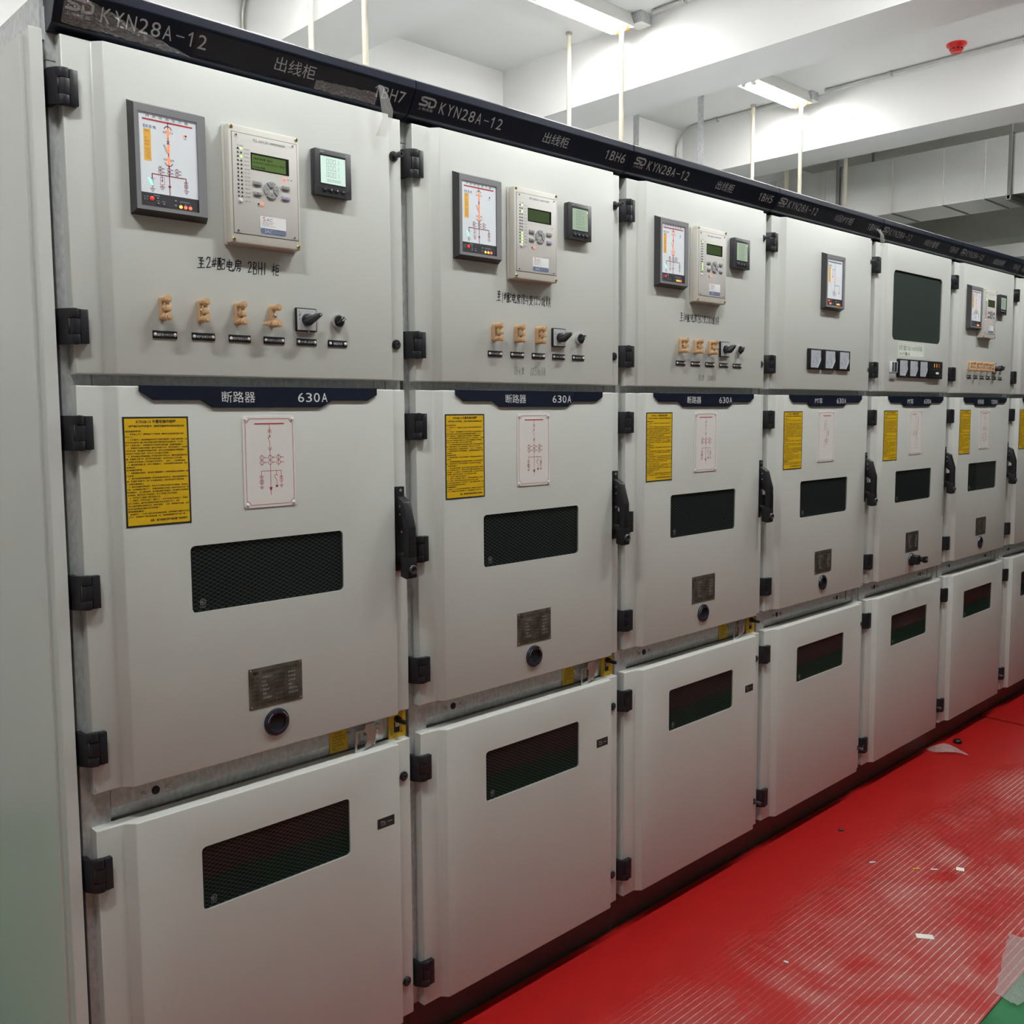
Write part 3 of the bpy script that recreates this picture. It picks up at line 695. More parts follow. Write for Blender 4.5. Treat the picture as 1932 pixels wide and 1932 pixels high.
mat('lcd_dark2', (0.035, 0.055, 0.022), 0.2, emit=0.03, ecol=(0.35, 0.55, 0.16))
mat('ink_red2', (0.60, 0.06, 0.05), 0.5)

SEG = {'0': 'abcdef', '1': 'bc', '2': 'abged', '3': 'abgcd', '4': 'fgbc', '7': 'abc', '9': 'abcdfg'}
def seg7(b, ch, x, z, w_, h, y, mt, t=.0006):
    q = {'a': ((0, h), (w_, h)), 'b': ((w_, h), (w_, h/2)), 'c': ((w_, h/2), (w_, 0)), 'd': ((0, 0), (w_, 0)), 'e': ((0, 0), (0, h/2)), 'f': ((0, h/2), (0, h)), 'g': ((0, h/2), (w_, h/2))}
    for c in SEG[ch]:
        (a, b1), (c1, d) = q[c]; b.stroke([(x+a+(b1)*.06, z+b1), (x+c1+d*.06, z+d)], y, t, mt)
def meter(cab, x0, rows, bright, key):
    def body():
        b = MB(); b.box(-.001, .0945, -.0305, YM, 2.1215, 2.2195, 'dark_plastic', .003); b.box(0, .0935, -.0370, -.0300, 2.1205, 2.2195, 'dark_plastic', .0022)
        b.rect(.0115, .0785, 2.1440, 2.2090, -.0372, 'black_plastic'); b.stroke([(.006, 2.1345), (.088, 2.1345)], -.0372, .0005, 'black_plastic'); return b.mesh('power_meter')
    t = link('power_meter', shared('pm', body), cab, (x0, 0, 0), 'square black power meter with lit screen')
    def scr():
        b = MB(); b.rect(.0135, .0770, 2.1470, 2.2045, -.0374, 'lcd_cyan' if bright else 'lcd_dim')
        for r, row in enumerate(rows):
            X = .0285
            for ch in row:
                if ch == '.': b.stroke([(X-.0018, 2.1895-r*.0138), (X-.0012, 2.1895-r*.0138)], -.0376, .0008, 'ink_black'); continue
                seg7(b, ch, X, 2.1895-r*.0138, .0052, .0098, -.0376, 'ink_grey'); X += .0086
        [seg7(b, '0', .0290+i_*.0046, 2.1520, .0028, .0046, -.0376, 'ink_grey', .0004) for i_ in range(8)]; b.rect(.0720, .0770, 2.1960, 2.2010, -.0376, 'sticker_white')
        return b.mesh('lcd_screen')
    link('lcd_screen', shared('pms'+key, scr), t)
    def lt():
        b = MB(); b.text('Acrel', .0125, .0220, 2.2120, 2.2152, -.0372, 'ink_silver', 1); b.text('AMC', .0770, .0850, 2.2115, 2.2145, -.0372, 'ink_silver', 1); return b.mesh('lettering')
    link('lettering', shared('pml', lt), t)
    def btn(k):
        def f():
            b = MB(); b.lathe((0, 0), 'y', [(.0060, 0), (.0062, -.0012), (.0050, -.0026), (.0001, -.0030)], 'black_plastic', 18); yy = -.0034
            if k == 0: b.text('SET', -.003, .003, -.0012, .0012, yy, 'ink_silver', 1)
            elif k == 3: b.text('←', -.003, .003, -.0016, .0016, yy, 'ink_silver', 1)
            else: s = 1 if k == 2 else -1; b.add([(s*.0026, yy, 0), (-s*.0018, yy, .0024), (-s*.0018, yy, -.0024)], [(0, 1, 2)], 'ink_silver')
            return b.mesh('button')
        return f
    for k in range(4): link('button', shared('btn%d' % k, btn(k)), t, (.0225+k*.0160, -.037, 2.1345))
    return t

def link_strip(cab, x, opened=False):
    # bakelite disconnecting link: base, two clamping nuts, bridge bar between them
    def base():
        b = MB(); b.prism(rrect(-.0065, .0065, 1.8300, 1.8775, .0062, 5), 'y', -.030, YM, 'tan', .0012)
        for z in (1.8705, 1.8370): b.cyl((0, z), 'y', .0064, -.040, -.028, 'tan', 16)
        b.lathe((0, 1.8537), 'y', [(.0046, -.030), (.0046, -.0318), (.0036, -.0326), (.0001, -.0328)], 'steel', 16)
        return b.mesh('link_strip')
    t = link('link_strip', shared('lsb', base), cab, (x, 0, 0), 'tan plastic disconnecting link')
    def nut():
        b = MB(); b.cyl((0, 0), 'y', .0032, -.041, -.039, 'steel', 12); b.cyl((0, 0), 'y', .0078, -.0500, -.0405, 'tan', 9, .0066, False); b.cyl((0, 0), 'y', .0040, -.0520, -.0500, 'tan', 14); return b.mesh('clamp_nut')
    for z in (1.8705, 1.8370): link('clamp_nut', shared('nut', nut), t, (0, 0, z))
    def bar():
        b = MB(); b.box(-.0030, .0030, -.0400, -.0375, -.0150, .0160, 'tan', .0006); b.box(-.0052, .0052, -.0520, -.0360, -.0062, .0052, 'tan', .0012); b.box(-.0045, .0045, -.0450, -.0360, .0052, .0100, 'tan', .001); return b.mesh('bridge_bar')
    if not opened: link('bridge_bar', shared('bar', bar), t, (0, 0, 1.8537))
    else:
        o = link('bridge_bar', shared('bar', bar), t, (-.012, 0, 1.8370), 'swung out bridge bar'); o.rotation_euler = (0, -PI/2, 0)
        def tip():
            b = MB(); b.stroke([(-.032, .004), (-.024, .004), (-.024, -.004), (-.032, -.004)], -.0385, .0008, 'steel'); return b.mesh('hook')
        link('hook', tip(), t, (0, 0, 1.8370))
    return t
def name_tag(cab, x0, s, z0=1.7965, z1=1.8115, w_=.0495):
    def pl():
        b = MB(); b.box(0, w_, YM-.0022, YM, 0, .015, 'black_plastic', .0005); b.stroke([(.002, .002), (w_-.002, .002), (w_-.002, .013), (.002, .013)], YM-.00235, .0004, 'dark_plastic', True); return b.mesh('name_tag')
    t = link('name_tag', shared('nt', pl), cab, (x0, 0, z0), 'small black name tag')
    def rv():
        b = MB(); b.lathe((0, 0), 'y', [(.0034, YM-.0022), (.0034, YM-.0032), (.0022, YM-.0042), (.0001, YM-.0045)], 'white', 14); return b.mesh('rivet')
    for X in (.0050, w_-.0050): link('rivet', shared('rv', rv), t, (X, 0, .0075), 'white rivet')
    def lt():
        b = MB(); c = w_/2; hw = min(.0158, len(s)*.0030); b.text(s, c-hw, c+hw, .0048, .0102, YM-.0026, 'ink_white', 2); return b.mesh('lettering')
    link('lettering', shared('ntl'+s, lt), t)
def rotary(cab, x):
    def pl():
        b = MB(); b.box(-.0262, .0262, -.0255, YM, 1.8262, 1.8770, 'black_plastic', .002); b.rect(-.0235, .0235, 1.8290, 1.8742, -.0257, 'steel_plate')
        yy = -.0259; b.text('分', -.020, -.0155, 1.8655, 1.8705, yy, 'ink_black', 1); b.text('0', .001, .004, 1.8685, 1.8715, yy, 'ink_black', 1); b.text('合', -.020, -.016, 1.8500, 1.8545, yy, 'ink_black', 1); b.stroke([(-.014, 1.8660), (-.020, 1.8560)], yy, .0008, 'ink_black'); b.text('预合', -.0205, -.0145, 1.8595, 1.8630, yy, 'ink_black', 1)
        b.cyl((.004, 1.826), 'y', .0018, -.0262, -.024, 'steel', 10)
        return b.mesh('rotary_switch')
    t = link('rotary_switch', shared('rsw', pl), cab, (x, 0, 0), 'rotary switch with square silver plate')
    def hd():
        b = MB(); b.lathe((0, 0), 'y', [(.0135, -.0255), (.0135, -.0300), (.0115, -.0380), (.0090, -.0400), (.0001, -.0402)], 'black_plastic', 20)
        b.prism([(-.0185, -.0055), (-.010, -.0075), (.012, -.0050), (.0225, -.0035), (.0240, .0015), (.0190, .0050), (.008, .0060), (-.012, .0065), (-.019, .0040)], 'y', -.0560, -.0360, 'black_plastic', .0016)
        b.cyl((.0190, .0005), 'y', .0022, -.0562, -.0558, 'key_grey', 12)
        return b.mesh('switch_handle')
    o = link('switch_handle', shared('rsh', hd), t, (.0010, 0, 1.8515)); o.rotation_euler = (0, -.55, 0)
    return t
mat('steel_plate', (0.56, 0.57, 0.59), 0.35, metal=0.2)
def selector(cab, x):
    def rg():
        b = MB(); b.lathe((0, 0), 'y', [(.0158, YM), (.0158, -.0235), (.0148, -.0262), (.0122, -.0268), (.0114, -.0250)], 'chrome', 28); b.lathe((0, 0), 'y', [(.0114, -.0250), (.0111, -.0290), (.0001, -.0295)], 'black_plastic', 24); return b.mesh('selector_switch')
    t = link('selector_switch', shared('sel', rg), cab, (x, 0, 1.8530), 'round chrome ringed selector switch')
    def kb():
        b = MB(); b.box(-.0105, .0110, -.0400, -.0285, -.0034, .0034, 'black_plastic', .001); b.box(.0000, .0116, -.0410, -.0300, -.0012, .0012, 'ink_silver', .0003); return b.mesh('selector_knob')
    o = link('selector_knob', shared('selk', kb), t); o.rotation_euler = (0, -.75, 0)
def gauge(cab, x0, w_, z0, z1, key, ang):
    def bd():
        b = MB(); b.box(0, w_, -.0270, YM, z0, z1, 'black_plastic', .002); return b.mesh('panel_gauge')
    t = link('panel_gauge', shared('gb'+key, bd), cab, (x0, 0, 0), 'black panel meter with pale dial')
    def fc():
        b = MB(); a, c = w_*.15, w_*.88; d0, d1 = z0+.0075, z1-.006; yy = -.0273
        b.add([(a, yy, d0), (c-.022, yy, d0), (c, yy, d0+.028), (c, yy, d1), (a, yy, d1)], [(0, 1, 2, 3, 4)], 'gauge_face')
        b.add([(c-.022, yy-.0015, d0), (c+.001, yy-.0015, d0+.029), (c-.004, yy-.0035, d0+.040), (c-.020, yy-.0035, d0+.024), (c-.030, yy-.0015, d0)], [(0, 1, 2, 3, 4)], 'gauge_cover')
        px, pz = c-.012, d0+.006
        for i in range(11):
            q = PI/2+.05+i*(PI/2-.1)/10; b.stroke([(px+.044*math.cos(q), pz+.044*math.sin(q)), (px+(.049 if i % 5 else .052)*math.cos(q), pz+(.049 if i % 5 else .052)*math.sin(q))], yy-.0003, .0008, 'ink_grey')
        b.stroke([(px+.012*math.cos(ang), pz+.012*math.sin(ang)), (px+.046*math.cos(ang), pz+.046*math.sin(ang))], yy-.0006, .0012, 'ink_black')
        b.text('kV', a+.010, a+.020, d0+.018, d0+.026, yy-.0003, 'ink_grey', 1)
        return b.mesh('dial')
    link('dial', shared('gf%s%.2f' % (key, ang), fc), t)

# ---------------------------------------------------------------- middle door items
BAND = [(.127, 1.7058), (.127, 1.694), (.154, 1.677), (.252, 1.677), (.277, 1.662), (.536, 1.662), (.563, 1.677), (.660, 1.677), (.686, 1.690), (.686, 1.7058)]
def name_band(cab, a, c):
    def bd():
        b = MB(); b.prism([(x, z) for x, z in BAND], 'y', YM-.0045, YM+.0005, 'navy', .001); return b.mesh('name_band')
    t = link('name_band', shared('nb', bd), cab, label='navy name band over the middle door')
    b = MB(); y = YM-.0049; la = .0250*len(a) if a[0] != 'P' else .058
    b.text(a, .335-la/2, .335+la/2, 1.672, 1.695, y, 'ink_white', 4); lc = .075 if len(c) == 4 else .086
    link('lettering', b, t); b = MB(); cells(b, c, .5130-lc/2, .5130+lc/2, 1.6735, 1.6935, y, 'ink_white'); link('lettering', b, t)
SHEET = [('送电操作程序：', 0), ('1、先检查上下门，再检查后下门的连锁（接地开关在合闸位置才能打', 1), ('开下门）。', 0), ('2、打开操作门，确认断路器手车处于试验位置并将二次插头插好锁定，再', 1), ('将手车从运转车上推入柜内后操作挂钩与断路器手车连接定位，人工先', 0), ('取下二次插头插入，手动推进手车在柜内试验位置，关闭断路器室门。', 0), ('3、将接地开关操作手柄插入接地开关操作孔内，逆时针旋转90°，此时接', 1), ('地开关分闸，取出接地手柄操作手柄，操作孔内的联锁板自动弹回遮孔，', 0), ('同时后下门及前门闭锁（手车在工作位置方可合闸）。', 0), ('4、将手车推进专用摇把插入手车推进操作机构孔内，顺时针旋转摇把约20', 1), ('圈，手摇到“咔嗒”声，取下手车推进摇把，此时手车处于工作位置', 0), ('（二次插头在手车进入工作位置时同时锁住），主电一、二次回路接通。', 0), ('5、确认操作合闸分闸，就可使断路器合上，对用电线路供电送出操作，确认', 1), ('合闸信号。', 0), ('停电操作程序：', 0), ('1、将断路器分闸指示，操作后使断路器断开，对用电线路停止供电操作，确', 1), ('认信号。', 0), ('2、将手车推进专用摇把插入手车推进操作机构孔内，逆时针旋转摇把约20', 1), ('圈，手摇到“咔嗒”声，取下手车推进摇把，此时手车处于试验位置，', 0), ('二次插头解除锁住。', 0), ('3、确认出线侧无带电显示，用手向下按接地开关操作孔内联锁板（带电显示', 1), ('无电，此时联锁板才能按下），将接地手柄操作手柄插入接地开关操作孔内，顺', 0), ('时针旋转90°，合上接地开关，取出接地操作手柄操作，此时操作孔内联锁板', 0), ('不再弹回，操作孔处于开启状态，后下门及前门可打开检修。', 0), ('4、打开后下门或前门进行检修工作。', 1), ('5、必要时，打开手车室门（操作门），将手车拉出至运转车上，手动拔', 1), ('出下二次插头，操作手车挂钩并从柜内拉出至运转小车上，再将', 0), ('手车上操作挂钩与运转车分离（运转车锁住），此时，断路器手车退出，此时', 0), ('将手车退到维修位置并关好手车室门。', 0), ('紧急解锁操作：', 0), ('紧急情况下，下门的上角处设有紧急解锁装置，在特殊情况下解锁并打开柜', 1), ('门下门，特殊情况下进行紧急处理（注：紧急解锁装置平时严禁使用）。', 0)]
def sheet_mesh():
    b = MB(); x0, x1, z0, z1 = .0932, .2252, 1.4305, 1.6445
    b.box(x0, x1, YM-.0006, YM, z0, z1, 'ink_black'); b.rect(x0+.0035, x1-.0035, z0+.0035, z1-.0035, YM-.0008, 'yellow_sheet'); return b.mesh('instruction_sheet')
def sheet_text():
    b = MB(); y = YM-.0010; x0, x1 = .0975, .2210
    b.text('KYN28-12 中置柜操作规程', .1195, .1990, 1.6315, 1.6385, y, 'ink_black', 2, bold=.018)
    b.text('（请严格按此程序操作，否则可能损坏机械连锁机构）', .1030, .2165, 1.6240, 1.6285, y, 'ink_black', 1, bold=.014)
    z = 1.6185; n = len(SHEET); dz = (1.6185-1.4475)/n
    for s, ind in SHEET:
        hd = s.endswith('：') and not ind
        cw = .0046 if hd else .00372
        w_ = sum(cw*(0.62 if ord(c) < 128 else 1) for c in s)
        xa = x0+(.004 if ind else 0); xb = min(x1, xa+w_)
        b.text(s, xa, xb, z-.0040, z-(.0002 if hd else .0006), y, 'ink_black', 1, bold=.014); z -= dz
    b.text('注意：操作前操作规程请妥善使用说明书！', .1400, .2170, 1.4395, 1.4445, y, 'ink_black', 1, bold=.014); return b.mesh('lettering')
def diagram_plate(kind):
    b = MB(); y = YM-.0020; R = 'ink_red'
    x0, x1, z0, z1 = .3425, .4675, 1.4495, 1.6440
    b.prism(rrect(x0, x1, z0, z1, .005, 4), 'y', YM-.0018, YM, 'plate_white', .0004)
    pl = b.mesh('circuit_diagram_plate'); b = MB()
    q = .0075; r = .0085; bx0, bx1, bz0, bz1 = x0+.006, x1-.006, z0+.006, z1-.006; pts = []
    for cx, cz, a in ((bx0, bz0, PI/2), (bx1, bz0, PI), (bx1, bz1, 1.5*PI), (bx0, bz1, 2*PI)):
        for i in range(7): t = a-PI/2*i/6; pts.append((cx+r*math.cos(t), cz+r*math.sin(t)))
    b.stroke(pts, y, .0010, R, True)
    c = .4055; w_ = .0009
    def ground(cx, zt, s=1.0):
        for i, hw in enumerate((.0045, .003, .0015)): b.stroke([(cx-hw*s, zt-i*.0022), (cx+hw*s, zt-i*.0022)], y, w_, R)
    def ct(cx, top=1.5555):
        for zz in (top, top-.0105):
            b.circ(cx, zz, .0046, y, w_, R, 16); b.stroke([(cx+.0046, zz), (cx+.0064, zz+.001), (cx+.0076, zz-.001), (cx+.009, zz+.001), (cx+.0105, zz-.0006), (cx+.0125, zz)], y, .0008, R)
        b.stroke([(cx, top+.0065), (cx, top-.0175)], y, .0008, R)
    if kind in ('feeder', 'incoming'):
        b.stroke([(.371, 1.6275), (.440, 1.6275)], y, .0026, R)
        b.stroke([(c, 1.6265), (c, 1.5995)], y, w_, R)
        for zz in (1.6160, 1.6125): b.stroke([(c-.004, zz-.004), (c, zz), (c+.004, zz-.004)], y, w_, R)
        for s in (-1, 1): b.stroke([(c-.0025, 1.6000-s*.0025), (c+.0025, 1.6000+s*.0025)], y, w_, R)
        b.stroke([(c-.0045, 1.5985), (c, 1.5885), (c, 1.5275)], y, w_, R)
        for zz in (1.5735, 1.5700): b.stroke([(c-.004, zz+.004), (c, zz), (c+.004, zz+.004)], y, w_, R)
        for dx in (-.0200, 0, .0200): ct(c+dx)
        L, Q, E = c-.0215, c+.0255, c+.0140
        b.stroke([(L, 1.5165), (L, 1.5270), (Q, 1.5270), (Q, 1.5150)], y, w_, R); b.stroke([(c, 1.5270), (c, 1.4755)], y, w_, R)
        b.add([(c-.004, y, 1.4920), (c, y, 1.4825), (c+.004, y, 1.4920)], [(0, 1, 2)], R)
        for zz in (1.5165, 1.5130): b.stroke([(L-.0040, zz), (L+.0040, zz)], y, .0012, R)
        b.stroke([(L, 1.513), (L, 1.4935)], y, w_, R); b.circ(L, 1.5040, .0048, y, w_, R, 16)
        for s in (-1, 1): b.stroke([(L-.0033, 1.5040-s*.0033), (L+.0033, 1.5040+s*.0033)], y, .0007, R)
        ground(L, 1.4935); ground(Q, 1.4955, .9); b.stroke([(E, 1.5270), (E, 1.5175)], y, w_, R); b.stroke([(E-.0035, 1.5175), (E+.0035, 1.5175)], y, w_, R)
        b.stroke([(E-.0065, 1.5165), (E+.0005, 1.5065), (E+.0005, 1.4955)], y, w_, R); b.add([(E-.004, y, 1.4955), (E+.0005, y, 1.4900), (E+.005, y, 1.4955)], [(0, 1, 2)], R)
        b.stroke([(Q-.003, 1.5150), (Q+.003, 1.5150), (Q+.003, 1.5035), (Q-.003, 1.5035)], y, w_, R, True); b.stroke([(Q, 1.515), (Q, 1.507)], y, .0014, R); b.stroke([(Q, 1.5035), (Q, 1.4955)], y, w_, R)
    elif kind == 'pt':
        b.stroke([(.378, 1.6260), (.436, 1.6260)], y, .0028, R); b.stroke([(c, 1.6250), (c, 1.5350)], y, w_, R)
        b.stroke([(c, 1.6080), (c-.014, 1.6080), (c-.014, 1.5760)], y, w_, R)
        for zz in (1.598, 1.592): b.stroke([(c-.018, zz), (c-.010, zz)], y, .001, R)
        b.circ(c-.014, 1.584, .004, y, w_, R, 14); ground(c-.014, 1.574)
        b.stroke([(c-.0025, 1.597), (c+.0025, 1.591)], y, .0012, R); b.stroke([(c, 1.5760), (c+.013, 1.5760), (c+.013, 1.5530)], y, w_, R); b.stroke([(c+.011, 1.567), (c+.015, 1.567), (c+.015, 1.556), (c+.011, 1.556)], y, .0012, R, True); ground(c+.013, 1.552)
        for dx, dz in ((-.006, 0), (.005, -.001), (.0005, -.0085), (.004, .006)): b.circ(c+dx, 1.530+dz, .006, y, w_, R, 16)
        b.stroke([(c-.006, 1.532), (c-.016, 1.532), (c-.016, 1.512)], y, w_, R); ground(c-.016, 1.511, .7)
    else:
        b.stroke([(.3700, 1.6270), (.4040, 1.6270)], y, .0026, R); b.stroke([(.4040, 1.6265), (.4040, 1.4780), (.4250, 1.4780)], y, w_, R)
        b.stroke([(.4040, 1.6110), (.4260, 1.6110), (.4260, 1.5600)], y, w_, R); b.stroke([(.4260, 1.605), (.4260, 1.570)], y, .0024, R); ground(.426, 1.560)
        ct(.384, 1.548); ct(.412, 1.548)
        b.stroke([(.4040, 1.5250), (.4220, 1.5250), (.4220, 1.4950)], y, w_, R); b.stroke([(.422, 1.519), (.422, 1.505)], y, .002, R); ground(.422, 1.494)
    return pl, b.mesh('diagram')
def plate_screw():
    b = MB(); b.lathe((0, 0), 'y', [(.0036, 0), (.0036, -.001), (.0026, -.0024), (.0001, -.0030)], 'plate_white', 14); return b.mesh('screw')
def rating_plate_mesh():
    b = MB(); x0, x1, z0, z1 = .3400, .4700, 1.0145, 1.1035; n = 12
    rnd = random.Random(3); vs = []
    for j in range(n+1):
        for i in range(n+1): vs.append((x0+(x1-x0)*i/n, YM-.0010-rnd.uniform(0, .0003), z0+(z1-z0)*j/n))
    b.add(vs, [(j*(n+1)+i, j*(n+1)+i+1, (j+1)*(n+1)+i+1, (j+1)*(n+1)+i) for j in range(n) for i in range(n)], 'rating_metal', True)
    b.box(x0, x1, YM-.0009, YM, z0, z1, 'rating_metal'); return b.mesh('rating_plate')
def rating_text():
    b = MB(); y = YM-.0016
    logo(b, .3505, .3630, 1.0895, 1.0955, .0014, 'ink_black', y=y)
    b.text('交流金属铠装移开式开关设备', .3720, .4580, 1.0895, 1.0960, y, 'ink_black', 1); b.text('浙江上电成套电气有限公司', .3560, .4550, 1.0205, 1.0275, y, 'ink_black', 1)
    rows = [('型 号', 'KYN28A-12', '防护等级', 'IP4X'), ('额定电压', '12', '额定频率', '50Hz'), ('额定电流', '630', '短时耐受', '25kA'), ('雷电冲击', '75kV', '额定热稳定', '4s'), ('开断电流', '25', '执行标准', 'GB3906'), ('出厂编号', '2204230', '制造日期', '2022.04')]
    for i, (a, c, d, e) in enumerate(rows):
        z = 1.0790-i*.0092
        for s, xa, wd, mt in ((a, .3450, .018, 'ink_black'), (c, .3720, .0042*min(len(c), 5), 'ink_silver'), (d, .4010, .024, 'ink_black'), (e, .4350, .0045*min(len(e), 5), 'ink_silver')): b.text(s, xa, xa+wd, z, z+.0048, y, mt, 1)
        b.stroke([(.3450, z-.0012), (.4650, z-.0012)], y+.0001, .0003, 'ink_black')
    return b.mesh('lettering')
def crank_socket():
    b = MB(); b.lathe((.404, .9755), 'y', [(.0305, YM), (.0305, YM-.002), (.0285, YM-.0055), (.0225, YM-.0075), (.0195, YM-.0060), (.0185, YM-.0020), (.0180, YM+.012)], 'navy_gloss', 36)
    b.disc(.404, .9755, .0182, YM-.0004, 'gap_black', 24)
    for r in (.0150, .0115, .0080): b.circ(.404, .9755, r, YM-.0008, .0006, 'dark_metal', 20)
    y = YM-.0079
    b.circ(.404, .9755, .0248, y, .0012, 'ink_silver', 8, .35, 1.05); b.circ(.404, .9755, .0248, y, .0012, 'ink_silver', 8, 2.1, 2.9)
    return b.mesh('crank_socket')
mat('navy_gloss', (0.008, 0.011, 0.022), 0.22, coat=0.3)
def locked_socket():
    b = MB(); b.lathe((.404, .9755), 'y', [(.0305, YM), (.0305, YM-.002), (.0270, YM-.0075), (.0200, YM-.0085), (.0001, YM-.0090)], 'navy_gloss', 30)
    return b.mesh('crank_socket')

def handle_base():
    b = MB(); b.prism([(-.0005, 1.4720), (-.012, 1.4720), (-.012, 1.2900), (-.007, 1.2670), (-.0005, 1.2670)], 'x', .7440, .7690, 'black_plastic', .0015)
    for z in (1.4620, 1.3640): b.lathe((.7570, z), 'y', [(.0042, -.012), (.0042, -.0132), (.0030, -.0140), (.0001, -.0140)], 'steel', 14)
    return b.mesh('door_handle')
def handle_lever():
    b = MB()
    b.prism([(-.010, 1.4480), (-.016, 1.4480), (-.038, 1.4360), (-.056, 1.3760), (-.056, 1.2940), (-.036, 1.2940), (-.036, 1.3620), (-.012, 1.3800)], 'x', .7455, .7685, 'black_plastic', .0022)
    b.prism([(-.010, 1.3120), (-.040, 1.3060), (-.040, 1.2860), (-.010, 1.2900)], 'x', .7455, .7685, 'black_plastic', .0015)
    b.prism([(-.026, 1.3050), (-.0565, 1.3050), (-.0565, 1.2550), (-.048, 1.2520), (-.026, 1.2560)], 'x', .7425, .7700, 'black_plastic', .002)
    for z in (1.4260, 1.4060): b.cyl((-.0240, z), 'x', .0024, .7448, .7456, 'steel', 12)
    return b.mesh('lever')
def handle_lock():
    b = MB(); b.lathe((.7560, 1.2750), 'y', [(.0115, -.056), (.0115, -.0600), (.0095, -.0625), (.0072, -.0625), (.0060, -.0590), (.0001, -.0590)], 'dark_plastic', 22)
    b.box(.7548, .7572, -.0595, -.0588, 1.2710, 1.2790, 'gap_black'); return b.mesh('lock')

# ---------------------------------------------------------------- rail between middle and lower doors
def rail_stickers():
    b = MB(); b.prism(rrect(.5675, .6180, .8480, .9150, .003, 3), 'y', .0272, .0285, 'sticker_yellow'); y = .0270
    for i, s in enumerate(('注意操作顺序', '严格按规程操作本柜', '合接 断路器分闸', '操作前 验电', '操作后锁好挂锁', '挂牌')):
        n = len(s); b.text(s, .574+(.005 if i == 0 else 0), .574+min(.0365, n*.0046), .8905-i*.0072, .8950-i*.0072, y, 'ink_black', 1)
    return b.mesh('warning_sticker')
def interlock_mesh():
    b = MB()
    b.box(.686, .717, .0215, .0285, .850, .902, 'zinc', .001)
    for z in (.8905, .8785): b.lathe((.7015, z), 'y', [(.0052, .0215), (.0052, .0195), (.0035, .0180), (.0001, .0180)], 'steel', 14)
    # bent plate standing out from the rail with two cut-outs
    def pl(pts): b.prism(pts, 'y', .0030, .0050, 'zinc')
    pl([(.654, .905), (.681, .905), (.681, .856), (.650, .844), (.650, .852), (.656, .862), (.656, .884), (.650, .884), (.650, .893)])
    pl([(.624, .893), (.650, .893), (.650, .889), (.630, .889), (.630, .878), (.632, .876), (.632, .866), (.628, .862), (.628, .848), (.655, .852), (.655, .846), (.626, .839), (.622, .842)])
    pl([(.638, .888), (.644, .888), (.644, .870), (.638, .868)])
    b.box(.679, .6825, .003, .0285, .856, .905, 'zinc', .0006); b.cyl((.6855, .0150), 'z', .0030, .846, .902, 'zinc', 12)
    b.lathe((.6180, .886), 'y', [(.0055, .0285), (.0055, .0245), (.004, .0225), (.0001, .0220)], 'steel', 14)
    return b.mesh('interlock_bracket')
m = mat('zinc', (0.60, 0.64, 0.66), 0.28, metal=0.9)
def op_sticker():
    b = MB(); b.box(.7365, .7885, .0235, .0285, .8425, .9130, 'sticker_yellow'); y = .0233
    b.rect(.7520, .7690, .8560, .8830, y, 'gap_black'); b.rect(.7560, .7680, .8700, .8870, y-.0002, 'zinc')
    b.circ(.7450, .8600, .0020, y, .0009, 'ink_black', 10); b.add([(.7425, y, .8555), (.7475, y, .8555), (.7450, y, .8505)], [(0, 1, 2)], 'ink_black'); b.stroke([(.7430, .8690), (.7470, .8640)], y, .001, 'ink_black')
    b.stroke([(.7750, .8640), (.7750, .8600)], y, .001, 'ink_black'); b.add([(.7725, y, .8570), (.7775, y, .8570), (.7750, y, .8520)], [(0, 1, 2)], 'ink_black'); b.stroke([(.7730, .8680), (.7770, .8730)], y, .001, 'ink_black')
    return b.mesh('operation_sticker')
def op_lever():
    b = MB(); b.lathe((.7610, .8900), 'y', [(.0085, .0240), (.0085, .0150), (.0070, .0100), (.0001, .0100)], 'black_plastic', 18)
    b.box(.7560, .7660, -.014, .0140, .8830, .8930, 'black_plastic', .003); return b.mesh('operating_lever')

# ---------------------------------------------------------------- cabinet frame
def frame_mesh():
    b = MB()
    b.box(.0015, .7985, .050, 1.45, .122, 2.415, 'galvanised')
    b.box(.0020, .7980, .0290, .0500, 1.735, 2.380, 'galvanised')            # behind the instrument door
    for z0, z1 in ((.122, 2.290), (2.2915, 2.385)):
        for x0, x1 in ((-.0080, .0560), (.7470, .8000-.0100)): b.box(max(x0, .0), x1, .0255, .0520, z0, z1, 'galvanised', .001, 1)
    b.box(.0580, .7120, .0285, .052, 1.690, 1.740, 'galvanised'); b.box(.7135, .7455, .0285, .052, 1.690, 1.740, 'galvanised')
    b.box(.0580, .7455, .0290, .052, .868, .935, 'galvanised'); b.prism([(.0290, .868), (.052, .868), (.052, .815), (.044, .830), (.034, .846)], 'x', .0580, .7455, 'galvanised')
    b.box(.060, .7455, .0300, .052, .122, .820, 'gap_black')
    return b.mesh('frame')
def rail_hole(x):
    def f():
        b = MB(); b.lathe((x, .8800), 'y', [(.0088, .0290), (.0088, .0278), (.0078, .0276), (.0001, .0276)], 'black_plastic', 20); return b.mesh('rail_plug')
    return f
def rail_screw():
    b = MB(); b.lathe((0, 0), 'y', [(.0060, .0290), (.0056, .0268), (.0001, .0262)], 'steel', 16); b.stroke([(-.003, .003), (.003, -.003)], .0260, .0011, 'ink_grey'); return b.mesh('screw')
def plinth():
    b = MB(); b.box(.0, .7995, .0480, 1.45, -.004, .1218, 'plinth_paint', .001, 1); return b.mesh('plinth')
